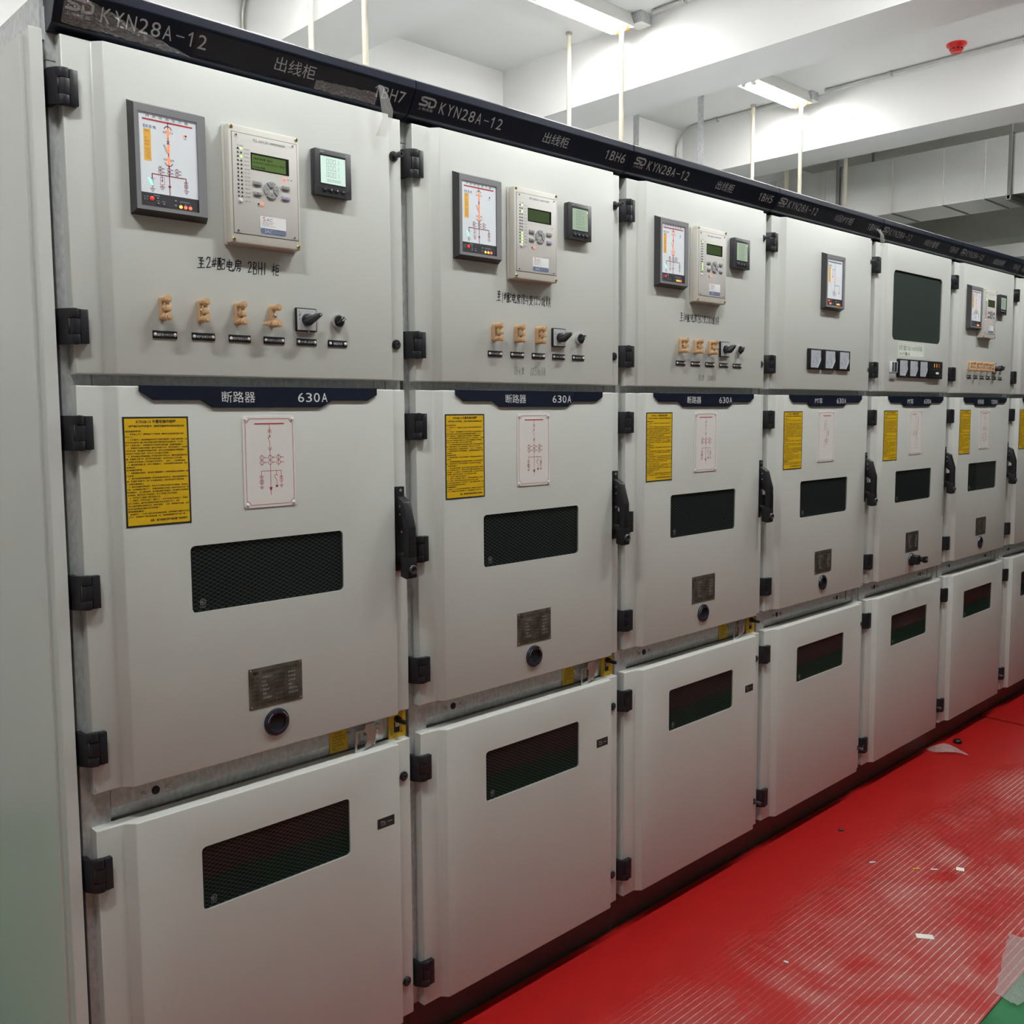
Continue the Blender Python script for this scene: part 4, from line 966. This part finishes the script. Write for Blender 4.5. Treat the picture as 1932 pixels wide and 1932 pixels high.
def end_panel():
    b = MB()
    b.prism([(-.0365, 0), (-.0130, 0), (-.0130, .0440), (-.0325, .0440)], 'z', .012, 2.3350, 'paint_panel', .0012)
    b.prism([(-.0365, .0445), (-.0385, .0460), (-.0385, 1.4600), (-.0130, 1.4600), (-.0130, .0445)], 'z', .012, 2.3300, 'paint_panel')
    b.box(-.0130, .0, .060, 1.45, .012, 2.325, 'gap_black'); b.box(-.0060, .0012, .030, 1.45, 2.327, 2.412, 'galvanised')
    return b.mesh('end_panel')
def lock_sticker():
    b = MB(); b.rect(.6675, .7180, .6462, .6712, YM-.0004, 'ink_black'); y = YM-.0006
    b.stroke([(.679, .6535), (.690, .6535), (.690, .6610), (.679, .6610)], y, .0008, 'ink_silver', True); b.circ(.6805, .6610, .0032, y, .0008, 'ink_silver', 8, 0, PI); b.text('门', .6835, .6875, .6550, .6595, y, 'ink_silver', 1); b.stroke([(.698, .6585), (.711, .6585)], y, .0012, 'ink_silver')
    return b.mesh('lock_sticker')

UP_Z, MID_Z, LOW_Z = (1.7247, 2.3350), (.9155, 1.7036), (.1220, .8420)
WMID, WLOW = (.2205, .5865, 1.2440, 1.3820), (.2220, .5890, .6110, .7480)
UWIN = (.148, .642, 1.943, 2.234)
CABS = [dict(num='1BH7', kind='出线柜', up='feeder', band=('断路器', '630A'), plate='feeder'),
        dict(num='1BH6', kind='出线柜', up='feeder', band=('断路器', '630A'), plate='feeder'),
        dict(num='1BH5', kind='出线柜', up='feeder', band=('断路器', '630A'), plate='feeder'),
        dict(num='1BH4', kind='Ⅱ段PT柜', up='pt', band=('PT车', '630A'), plate='pt'),
        dict(num='1BH3', kind='Ⅱ段计量柜', up='meter', band=('PT车', '630A'), plate='meter'),
        dict(num='1BH2', kind='Ⅱ段进线柜', up='incoming', band=('断路器', '1250A'), plate='incoming'),
        dict(num='1BH1', kind='Ⅱ段隔离柜', up='blank', band=('隔离车', '1250A'), plate='incoming')]
LABELS = ['nearest grey switchgear cabinet marked 1BH7, note written above six switches, end panel on its side',
          'grey switchgear cabinet marked 1BH6, second in the row, with two handwritten notes mentioning 1B4',
          'grey switchgear cabinet marked 1BH5, third in the row, with handwritten notes mentioning 1B2',
          'grey switchgear cabinet marked 1BH4 with narrow display over three dial gauges, no handwriting',
          'grey switchgear cabinet marked 1BH3 with big dark window in its upper door',
          'grey switchgear cabinet marked 1BH2 with six crowded tan links, right of the big window cabinet',
          'grey switchgear cabinet at the right edge of the photo, only a strip of it showing']
TAGS4 = ['遥控合分闸压板', '保护合闸压板', '保护跳闸压板', '检修状态压板', '分闸-合闸', '储能开关']
TAGS3 = ['保护合闸压板', '保护跳闸压板', '检修状态压板', '分闸-合闸', '储能开关']

def build_cabinet(k):
    D = CABS[k]; C = thing('switchgear_cabinet', LABELS[k], 'electrical cabinet', (0.8*k, 0, 0), 'switchgear cabinets in the row')
    link('frame', shared('frame', frame_mesh), C, label='bare galvanised steel frame'); link('plinth', shared('plinth', plinth), C, label='dark base channel')
    # header
    h = link('header_sign', shared('hdr', header_mesh), C, label='navy header sign')
    header_text(D['kind'], D['num'], h)
    # doors
    ud = link('instrument_door', shared('ud'+('w' if D['up'] == 'meter' else ''), lambda: door_mesh(*UP_Z, UWIN if D['up'] == 'meter' else None, .024)), C)
    md = link('breaker_door', shared('md', lambda: door_mesh(*MID_Z, WMID, .010)), C)
    ld = link('cable_door', shared('ld', lambda: door_mesh(*LOW_Z, WLOW, .010)), C)
    hm = shared('hinge', hinge_mesh)
    for d, zs in ((ud, (2.2400, 1.8120)), (md, (1.6150, 1.3130, 1.0080)), (ld, (.7560, .2130))):
        for z in zs: link('hinge', hm, d, (0, 0, z), 'black hinge')
    up_out = D['up'] in ('feeder', 'pt', 'meter', 'incoming', 'blank')
    link('lock_knob', shared('kn1', lambda: knob_mesh(True)), ud, (.7610, 0, 2.2475), 'black lock knob pulled out')
    link('lock_knob', shared('kn0', lambda: knob_mesh(False)), ud, (.7600, 0, 1.8105), 'black lock knob')
    for z in (.7500, .2140): link('lock_knob', shared('kn0', lambda: knob_mesh(False)) if k < 2 or z > .5 else shared('kn1', lambda: knob_mesh(True)), ld, (.7610, 0, z), 'black lock knob')
    for d, h_, key in ((md, WMID, 'm'), (ld, WLOW, 'l')):
        link('wire_mesh', shared('wm'+key, lambda: wire_mesh_fn(h_)), d); link('window_pane', shared('wp'+key, lambda: pane_mesh(h_, 'window_glass', .010)), d, label='dark wired glass pane'); link('certification_mark', shared('cc'+key, lambda: ccc_mark(h_)), d)
    # instrument door contents
    u = D['up']
    if u == 'feeder':
        status_display(C, .126, 'feeder', k)
        relay(C, .3175 if k == 0 else .3110, k == 0, ['PSL 641UX', 'PST 645UX', 'PST 645UX'][k], k)
        meter(C, (.5235, .5265, .5310)[k], [('000.1',)*3, ('0.004', '0.003', '0.003'), ('0003', '0007', '0002')][k], k == 0, str(k))
        xs, tags = ((.1795, .2580, .3385, .4185), TAGS4) if k == 0 else ((.2600, .3395, .4190), TAGS3)
        for i, x in enumerate(xs): link_strip(C, x, k == 0 and i == 3)
        rotary(C, .5005 if k == 0 else .4995+.001*k); selector(C, .5835 if k == 0 else .587+.004*(k-1))
        for i, s in enumerate(tags): name_tag(C, (.1590 if k == 0 else .2395)+i*.0798, s, 1.7965 if k == 0 else 1.7920)
        if k == 0: link('handwriting', handwriting('至2#配电房 2BH1 柜', .256, .441, 1.940, 1.965, .0021, 'marker_ink', seed=4), ud)
        if k == 1:
            link('handwriting', handwriting('至1#配电房1B4变1250kVA', .272, .474, 1.934, 1.960, .0021, 'marker_ink', seed=5), ud); link('handwriting', handwriting('1B4变  1250kVA', .332, .453, 1.747, 1.769, .0010, 'pencil_ink', seed=6), ud)
        if k == 2:
            link('handwriting', handwriting('至1#配电房1B2变2000kVA', .259, .475, 1.931, 1.957, .0021, 'marker_ink', seed=8), ud); link('handwriting', handwriting('1B2变  2000kVA', .361, .462, 1.747, 1.767, .0010, 'pencil_ink', seed=9), ud)
    elif u == 'pt':
        status_display(C, .340, 'pt', k)
        for i, x in enumerate((.2475, .3580, .4690)): gauge(C, x, .0985, 1.8000, 1.8780, 'pt', (2.2, 2.3, 2.25)[i])
    elif u == 'meter':
        b = MB(); p = rrect(*UWIN, .024); b.rect(UWIN[0], UWIN[1], UWIN[2], UWIN[3], YM+.0058, 'window_backing'); link('window_backing', b, ud)
        link('window_pane', pane_mesh(UWIN, 'smoked_glass', .024), ud, label='large smoked glass pane')
        b = MB(); b.rect(.2060, .4690, 1.8725, 1.9350, YM-.0005, 'paper'); pp = link('paper_label', b, C, label='white paper label')
        b = MB(); b.stroke([(.2110, 1.8770), (.4610, 1.8770), (.4610, 1.9290), (.2110, 1.9290)], YM-.0007, .0010, 'ink_green', True); b.text('揽誉站10间隔', .2160, .4470, 1.9020, 1.9240, YM-.0008, 'ink_green', 2); b.text('2#计量点', .2190, .3240, 1.8820, 1.8945, YM-.0008, 'ink_green', 2); link('lettering', b, pp)
        b = MB(); b.box(.1290, .1930, YM-.008, YM, 1.8045, 1.8510, 'gauge_cover', .002); b.rect(.1400, .1560, 1.8080, 1.8480, YM-.0084, 'dark_plastic'); b.rect(.1610, .1860, 1.8080, 1.8480, YM-.0084, 'dark_plastic'); b.box(.1310, .1820, YM-.006, YM, 1.7770, 1.8020, 'key_grey', .002); link('meter_port', b, C, label='small clear covered port')
        for i, x in enumerate((.1970, .2985, .4000)): gauge(C, x, .0990, 1.7855, 1.8640, 'me', (1.75, 1.8, 1.78)[i])
        b = MB(); b.box(.5010, .6410, -.0320, YM, 1.7850, 1.8630, 'black_plastic', .002); b.stroke([(.530, 1.8270), (.620, 1.8290)], -.0323, .004, 'dark_plastic'); b.stroke([(.535, 1.7960), (.625, 1.7975)], -.0323, .0016, 'dark_plastic'); bx = link('indicator_box', b, C, label='black box with three coloured lamps')
        for X, mt in ((.5490, 'ink_orange'), (.5750, 'yellow_bit'), (.6010, 'ink_red2')):
            q = MB(); q.box(-.0035, .0035, -.0330, -.0320, -.008, .008, mt); link('indicator_light', q, bx, (X, 0, 1.8440))
        q = MB(); q.prism(rrect(.5680, .5960, 1.8060, 1.8150, .002, 3), 'y', -.0335, -.0320, 'sticker_white'); link('button', q, bx)
    elif u == 'incoming':
        status_display(C, .124, 'incoming', k); relay(C, .2680, False, 'PST 645UX', k); meter(C, .4980, ('0003', '0004', '0002'), False, 'x')
        for i in range(4): link_strip(C, .1795+i*.0798)
        rotary(C, .5005); selector(C, .5855)
        for i, s in enumerate(TAGS4): name_tag(C, .1590+i*.0805, s, 1.7960)
    # middle door contents
    name_band(C, *D['band'])
    s = link('instruction_sheet', shared('sheet', sheet_mesh), C, label='yellow instruction sheet with black border'); link('lettering', shared('sheett', sheet_text), s)
    pm, dm = shared('dp'+D['plate'], lambda: diagram_plate(D['plate'])); pl = link('circuit_diagram_plate', pm, C, label='white plate with red circuit diagram'); link('diagram', dm, pl)
    for X, Z in ((.3495, 1.6370), (.4605, 1.6370), (.3495, 1.4565), (.4605, 1.4565)): link('screw', shared('psc', plate_screw), pl, (X, YM-.0018, Z))
    rp = link('rating_plate', shared('rp', rating_plate_mesh), C, label='dark metal rating plate'); link('lettering', shared('rpt', rating_text), rp)
    def rs():
        b = MB(); b.lathe((0, 0), 'y', [(.0024, 0), (.0024, -.0008), (.0014, -.0016), (.0001, -.0018)], 'steel', 12); return b.mesh('screw')
    for X, Z in ((.3445, 1.0990), (.4655, 1.0990), (.3445, 1.0190), (.4655, 1.0190)): link('screw', shared('rsc', rs), rp, (X, YM-.001, Z))
    if k != 4: link('crank_socket', shared('crank', crank_socket), C, label='round black crank socket')
    else:
        cs = link('crank_socket', locked_socket(), C, label='round black crank socket closed by a lock')
        b = MB(); b.prism([(.372, .9980), (.404, 1.0010), (.404, .9600), (.372, .9600)], 'y', -.060, -.026, 'black_plastic', .002); b.box(.404, .418, -.070, -.030, .970, .992, 'black_plastic', .003); b.prism(rrect(.412, .440, .966, .994, .003, 3), 'y', -.078, -.066, 'black_plastic', .001); b.cyl((.427, .981), 'y', .0045, -.0790, -.0775, 'key_grey', 12); link('cover_lock', b, cs)
    hb = link('door_handle', shared('hb', handle_base), C, label='black lever door handle'); link('lever', shared('hlv', handle_lever), hb); link('lock', shared('hlk', handle_lock), hb)
    # rail
    link('rail_plug', shared('rh0', rail_hole(.149)), C)
    for X in (.1240, .1740): link('screw', shared('rsw_', rail_screw), C, (X, 0, .8800))
    if k < 3:
        link('warning_sticker', shared('wst', rail_stickers), C, label='yellow warning sticker'); link('interlock_bracket', shared('ilb', interlock_mesh), C, label='zinc plated interlock bracket')
        os_ = link('operation_sticker', shared('ops', op_sticker), C, label='yellow sticker with open and close arrows'); link('operating_lever', shared('opl', op_lever), os_, label='black lever')
        link('lock_sticker', shared('lks', lock_sticker), C, label='small black lock symbol sticker')
    else:
        link('rail_plug', shared('rh1', rail_hole(.6150)), C)
        for X in (.5900, .6400): link('screw', shared('rsw_', rail_screw), C, (X, 0, .8800))
        b = MB(); b.stroke([(.690, .905), (.693, .885), (.687, .872), (.690, .862)], .0280, .005, 'gap_black'); link('slot', b, C)
    if k == 0:
        link('end_panel', end_panel(), C, label='grey end cover panel')
    return C
mat('ink_green', (0.10, 0.20, 0.13), 0.6)
cabs = [build_cabinet(k) for k in range(7)]

# protective film still stuck to some header signs
def hfilm(cab, x0, x1, t0, t1, seed, edge=.012, slope=0.0, amp=.003):
    h = [c for c in cab.children if c.name.startswith('header_sign')][0]
    rnd = random.Random(seed); nu, nv = max(8, int((x1-x0)/.012)), 6; vs = []
    for j in range(nv+1):
        for i in range(nu+1):
            f = i/nu; t = t0+(t1-t0)*j/nv
            if j == nv: t += rnd.uniform(-.10, .04)
            if slope: t = t0+(t1-t0)*j/nv*max(.02, 1-f*slope) if slope > 0 else t
            x = x0+(x1-x0)*f+(rnd.uniform(-1, 1)*edge*.4 if i in (0, nu) else 0)
            vs.append(hmap(.0012+rnd.uniform(0, amp)*(1.0 if j >= nv-2 or i in (0, nu) else .35))(x, t))
    b = MB(); b.add(vs, [(j*(nu+1)+i, j*(nu+1)+i+1, (j+1)*(nu+1)+i+1, (j+1)*(nu+1)+i) for j in range(nv) for i in range(nu)], 'clear_film', True)
    return link('protective_film', b, h, label='clear peeling film')
def flap(cab, pts, seed):
    h = [c for c in cab.children if c.name.startswith('header_sign')][0]; rnd = random.Random(seed)
    vs = []; n = len(pts)
    for (xa, xb, y, z) in pts:
        for i in range(5): vs.append((xa+(xb-xa)*i/4, y+rnd.uniform(-.004, .004)-.006*math.sin(PI*i/4), z+rnd.uniform(-.002, .002)))
    b = MB(); b.add(vs, [(j*5+i, j*5+i+1, (j+1)*5+i+1, (j+1)*5+i) for j in range(n-1) for i in range(4)], 'bag_film', True)
    link('protective_film', b, h, label='hanging strip of clear film')
# left piece on the first sign is torn along a diagonal
h0 = [c for c in cabs[0].children if c.name.startswith('header_sign')][0]
film_mat('crumpled_film', (0.93, 0.93, 0.96), 0.22, 1.0, 140, 0.07)
def crumpled(x0, x1, ttop, tbot, nu, nv, seed, amp):
    rnd = random.Random(seed); vs = []
    fold = [(rnd.uniform(0, 1), rnd.uniform(0, PI), rnd.uniform(18, 60)) for _ in range(7)]
    for j in range(nv+1):
        for i in range(nu+1):
            f = i/nu; x = x0+(x1-x0)*f; ta, tb = ttop(f), tbot(f); t = ta+(tb-ta)*j/nv+(rnd.uniform(-.03, .03) if j in (0, nv) and 0 < i < nu else 0)
            q = sum(abs(math.sin(ph+fr*(f*math.cos(p*3)+.35*j/nv*math.sin(p*5)))) for p, ph, fr in fold)/len(fold)
            vs.append(hmap(.0012+amp*(.75*q+.25*rnd.uniform(0, 1)))(x, t))
    b = MB(); b.add(vs, [(j*(nu+1)+i, j*(nu+1)+i+1, (j+1)*(nu+1)+i+1, (j+1)*(nu+1)+i) for j in range(nv) for i in range(nu)], 'crumpled_film', False)
    link('protective_film', b, h0, label='crumpled torn piece of clear film')
crumpled(.016, .262, lambda f: max(.02, -.05+1.05*f), lambda f: max(.93+.05*f, max(.02, -.05+1.05*f)+.01), 30, 8, 11, .0040)
crumpled(.540, .702, lambda f: .62-.10*f, lambda f: .95, 22, 4, 19, .0030)
hfilm(cabs[0], .262, .705, .10, .93, 12, amp=.002)
flap(cabs[0], [(.694, .708, -.036, 2.385), (.694, .716, -.042, 2.362), (.696, .728, -.046, 2.335), (.700, .730, -.044, 2.315), (.696, .724, -.036, 2.295), (.690, .716, -.030, 2.275)], 13)
hfilm(cabs[3], .012, .790, .06, 1.0, 14); flap(cabs[3], [(.742, .775, -.040, 2.372), (.750, .790, -.046, 2.350), (.764, .797, -.046, 2.325), (.768, .793, -.040, 2.305)], 15)
hfilm(cabs[4], .008, .790, .05, .97, 16, amp=.004); hfilm(cabs[5], .006, .790, .05, .98, 17, amp=.004); hfilm(cabs[6], .010, .790, .05, .95, 18)

# ---------------------------------------------------------------- hanging rods, straps, conduits, duct
def rod(x, y, label, r=.0122):
    b = MB(); b.cyl((0, 0), 'z', r, 2.38-HC, -.012, 'rod_cream', 18)
    t = thing('hanger_rod', label, 'rod', (x, y, HC), 'cream hanger rods behind the row', b)
    c = MB(); c.cyl((0, 0), 'z', .017, -.012, 0, 'conduit_metal', 8, smooth=False); link('anchor_nut', c, t, label='small metal ceiling anchor')
RODS = [(1.645, 1.730, 'leftmost cream hanger rod, passing before the nearest ceiling beam'), (1.675, 1.385, 'second cream hanger rod from the left, beside the leftmost one'),
        (3.236, 1.731, 'cream hanger rod fixed to the ceiling left of the nearer lamp end'), (3.254, 1.385, 'cream hanger rod beside the junction box of the nearer lamp'),
        (5.017, 1.730, 'cream hanger rod fixed to the ceiling left of the second lamp end'), (5.014, 1.380, 'cream hanger rod beside the second lamp and its conduit box'),
        (5.640, 1.395, 'cream hanger rod standing before the galvanised duct face'), (5.560, 1.800, 'cream hanger rod at the left end of the duct, nearer one of two'), (5.760, 1.905, 'thin cream hanger rod close to the left end of the duct'),
        (10.06, 1.680, 'cream hanger rod at the right edge of the photo')]
for x, y, l in RODS: rod(x, y, l, .0122 if 'thin' not in l else .0105)
for x, y, l in ((3.765, 1.70, 'flat galvanised strap beside the cream rod under the middle beam'), (3.768, 1.262, 'flat galvanised strap hanging behind the middle beam, left of the second lamp')):
    b = MB(); b.box(-.003, .003, -.016, .016, -1.25, 0, 'galvanised', .0008, 1); b.box(-.002, .024, -.016, .016, -.004, 0, 'galvanised')
    thing('hanger_strap', l, 'strap', (x, y, HC), 'galvanised hanger straps', b, PI/5)
def arc(c, r, a0, a1, u, v, n=8): return [tuple(c[i]+r*(math.cos(a0+(a1-a0)*k/n)*u[i]+math.sin(a0+(a1-a0)*k/n)*v[i]) for i in range(3)) for k in range(n+1)]
zc = HC-.013
def conduit(path, label, clips):
    b = MB(); b.tube(path, .0105, 'conduit_metal', 12); t = thing('conduit', label, 'conduit', (0, 0, 0), 'steel conduits on the ceiling', b)
    for p in clips:
        q = MB(); q.box(p[0]-.016, p[0]+.016, p[1]-.006, p[1]+.006, HC-.027, HC, 'conduit_metal', .002); link('clip', q, t)
xw = 5.075
pth = [(xw, -3.55, zc), (xw, 1.25, zc)]
conduit(pth, 'steel conduit along the ceiling from the second lamp past the red detector', [(xw, .83), (xw, -.2), (xw, -1.3)])
conduit([(xw, 1.48, zc), (xw, 2.24, zc)]+arc((xw, 2.24, zc-.145), .145, PI/2, 0, (0, 1, 0), (0, 0, 1))+[(xw, 2.385, 2.3)], 'steel conduit bending down the back wall behind the second lamp', [(xw, 2.05)])
conduit([(3.330, -3.55, zc), (3.330, 1.25, zc)], 'steel conduit on the ceiling leaving the junction box of the nearer lamp', [(3.330, 1.055), (3.330, 0)])
conduit([(1.688, 1.90, zc), (1.688, 2.24, zc)]+arc((1.688, 2.24, zc-.145), .145, PI/2, 0, (0, 1, 0), (0, 0, 1))+[(1.688, 2.385, 2.3)], 'steel conduit running down the back wall above the nearest sign', [(1.688, 2.0)])
for x, y, l in ((3.325, 1.325, 'square steel junction box beside the nearer ceiling lamp'), (5.072, 1.355, 'square steel junction box beside the second ceiling lamp')):
    b = MB(); b.box(-.038, .038, -.038, .038, -.055, 0, 'galvanised', .003); t = thing('junction_box', l, 'junction box', (x, y, HC), 'junction boxes on the ceiling', b)
    q = MB(); q.box(-.041, .041, -.041, .041, -.060, -.055, 'lamp_body', .0015); link('cover', q, t)
# smoke detector
b = MB(); b.lathe((0, 0), 'z', [(.0001, 0), (.052, 0), (.0525, -.008), (.048, -.014), (.036, -.024), (.034, -.026)], 'alarm_red', 32)
t = thing('smoke_detector', 'round red smoke detector on the ceiling near the far conduit', 'smoke detector', (4.923, .393, HC), None, b)
q = MB(); q.lathe((0, 0), 'z', [(.036, -.024), (.034, -.030), (.030, -.044), (.027, -.047), (.0001, -.047)], 'alarm_red', 28); link('sensing_head', q, t)
for i in range(10):
    a = 2*PI*i/10; s = MB(); s.box(.0325, .0355, -.006, .006, -.034, -.028, 'gap_black'); o = link('vent_slot', s, t); o.rotation_euler = (0, 0, a)
# galvanised duct along the far beam
DX0, DX1, DZ0, DZ1 = 6.00, 6.45, 3.009, 3.385
b = MB(); b.box(DX0, DX1, -3.5, 2.39, DZ0, DZ1, 'duct_metal')
dct = thing('air_duct', 'long galvanised sheet metal duct hung below the ceiling at upper right', 'duct', (0, 0, 0), None, b)
for yy in (2.15, 1.74, 1.235, .885, .62, .255, -.10, -.6, -1.2, -1.9):
    q = MB(); q.box(DX0-.006, DX0, yy-.004, yy+.004, DZ0, DZ1, 'duct_metal', .001, 1); q.box(DX0, DX1, yy-.004, yy+.004, DZ0-.006, DZ0, 'duct_metal', .001, 1); link('seam', q, dct)
for yy in (.46, 1.63):
    q = MB(); q.box(DX0-.030, DX0-.007, yy-.009, yy+.009, DZ0-.03, HC, 'dark_galv', .001, 1); q.box(DX0-.030, DX1+.09, yy-.016, yy+.016, DZ0-.035, DZ0-.007, 'dark_galv', .001, 1); q.box(DX1+.06, DX1+.08, yy-.006, yy+.006, DZ0-.035, HC, 'dark_galv'); q.prism([(DX0-.03, DZ1+.01), (DX0+.10, DZ1+.002), (DX0+.10, DZ1+.012)], 'y', yy-.014, yy+.014, 'dark_galv'); link('hanger_bracket', q, dct, label='dark angle iron bracket')

# ---------------------------------------------------------------- floor mats and litter
def rubber_mat(corners, label, zt=0.0, th=.005):
    b = MB(); b.prism(corners, 'z', zt-th, zt, 'red_rubber'); return thing('rubber_mat', label, 'mat', (0, 0, 0), 'red ribbed rubber mats', b)
rubber_mat([(-2.98, .036), (4.655, .044), (4.632, -.952), (-2.98, -.952)], 'red ribbed rubber mat along the row, dusty, nearest one')
rubber_mat([(4.672, .042), (9.5, .040), (9.5, -.952), (4.648, -.952)], 'red ribbed rubber mat at the far end, beyond the seam', .004, .009)
rubber_mat([(-2.98, -1.30), (9.5, -1.30), (9.5, -2.30), (-2.98, -2.30)], 'red ribbed rubber mat on the far side of the green aisle, seen only in reflections')
def sheet_thing(name, label, cat, pts, fn, mt, group=None):
    n = len(pts); b = MB(); b.add(pts, fn, mt, True); return thing(name, label, cat, (0, 0, 0), group, b)
def crumple(quad, nu, nv, seed, lift, mt='bag_film', taper=None):
    rnd = random.Random(seed); A, B, C_, D_ = [Vector((*p, 0)) for p in quad]; vs = []
    for j in range(nv+1):
        for i in range(nu+1):
            f, g = i/nu, j/nv; p = (A*(1-f)+B*f)*(1-g)+(D_*(1-f)+C_*f)*g
            z = .0015+lift*math.sin(PI*min(1, max(0, f)))*(.3+.7*math.sin(PI*g))+rnd.uniform(0, .004)
            vs.append((p.x+rnd.uniform(-.004, .004), p.y+rnd.uniform(-.004, .004), z))
    b = MB(); b.add(vs, [(j*(nu+1)+i, j*(nu+1)+i+1, (j+1)*(nu+1)+i+1, (j+1)*(nu+1)+i) for j in range(nv) for i in range(nu)], mt, True); return b
thing('plastic_bag', 'clear plastic bag lying over the mat edge at bottom right', 'plastic bag', (0, 0, 0), None, crumple([(2.125, -.935), (2.480, -.850), (2.500, -1.050), (2.110, -1.000)], 14, 8, 21, .010))
thing('plastic_bag', 'crumpled strip of clear plastic lying on the red mat by the cabinets', 'plastic bag', (0, 0, 0), None, crumple([(3.945, .030), (4.090, -.030), (4.005, -.150), (3.925, -.020)], 12, 6, 22, .030))
def bit(name, label, cat, x, y, lx, ly, h, rot, mt, bev=.0006):
    b = MB(); b.box(-lx/2, lx/2, -ly/2, ly/2, 0, h, mt, bev, 1); return thing(name, label, cat, (x, y, .0004), None, b, rot)
bit('card_scrap', 'larger white card scrap lying on the mat, nearest the plastic bag', 'scrap', 2.281, -.671, .052, .026, .0015, -.95, 'card')
bit('card_scrap', 'smaller square white scrap on the mat, farther up the floor', 'scrap', 2.814, -.572, .026, .026, .0010, .35, 'card')
bit('screw', 'short pale screw lying on the mat, left of the yellow bit', 'screw', 2.636, -.331, .005, .024, .005, .95, 'lamp_body', .001)
bit('plastic_bit', 'thin yellow bit of plastic on the mat between white scraps', 'scrap', 2.702, -.463, .005, .028, .004, .92, 'yellow_bit', .001)
bit('plastic_bit', 'thin white bit of plastic on the mat right of the yellow bit', 'scrap', 2.742, -.510, .005, .024, .004, .80, 'white', .001)
bit('plastic_bit', 'tiny white bit of plastic low on the mat, lying alone', 'scrap', 1.842, -.443, .007, .014, .004, .2, 'white', .001)
bit('pebble', 'small dark chip lying on the clean red part of the mat', 'scrap', 2.808, -.120, .010, .020, .006, .8, 'dark_plastic', .002)
b = MB(); b.lathe((0, 0), 'z', [(.0001, .016), (.016, .016), (.020, .012), (.020, 0)], 'black_plastic', 18)
thing('bottle_cap', 'black round cap standing behind the plastic strip on the mat', 'cap', (4.152, -.040, .0004), None, b)

# pencil scribbles left by the fitters
b = MB()
for st in ([(.690, .113), (.684, .104), (.690, .094), (.697, .103), (.690, .113)], [(.706, .103), (.709, .101)], [(.716, .108), (.730, .108), (.720, .090)], [(.742, .108), (.750, .098)], [(.756, .110), (.744, .086)]): b.stroke(st, .0474, .0022, 'ink_black')
for st in ([(.790, .113), (.812, .116)], [(.800, .114), (.798, .104), (.812, .104), (.808, .086), (.796, .088)]): b.stroke([(x-.030, z) for x, z in st], .0474, .0022, 'ink_black')
link('scribble', b, cabs[3], label='dark pen scribble on the base')
b = MB()
for st in ([(0, .020), (-.010, .014), (-.002, .010), (-.012, .004), (-.004, -.002)],): b.stroke(st, 0, .0018, 'ink_grey')
o = link('pencil_mark', b, [q for q in SC.objects if q.name.startswith('ceiling_beam')][3], (5.1585, 1.10, 3.445)); o.rotation_euler = (0, 0, -PI/2)
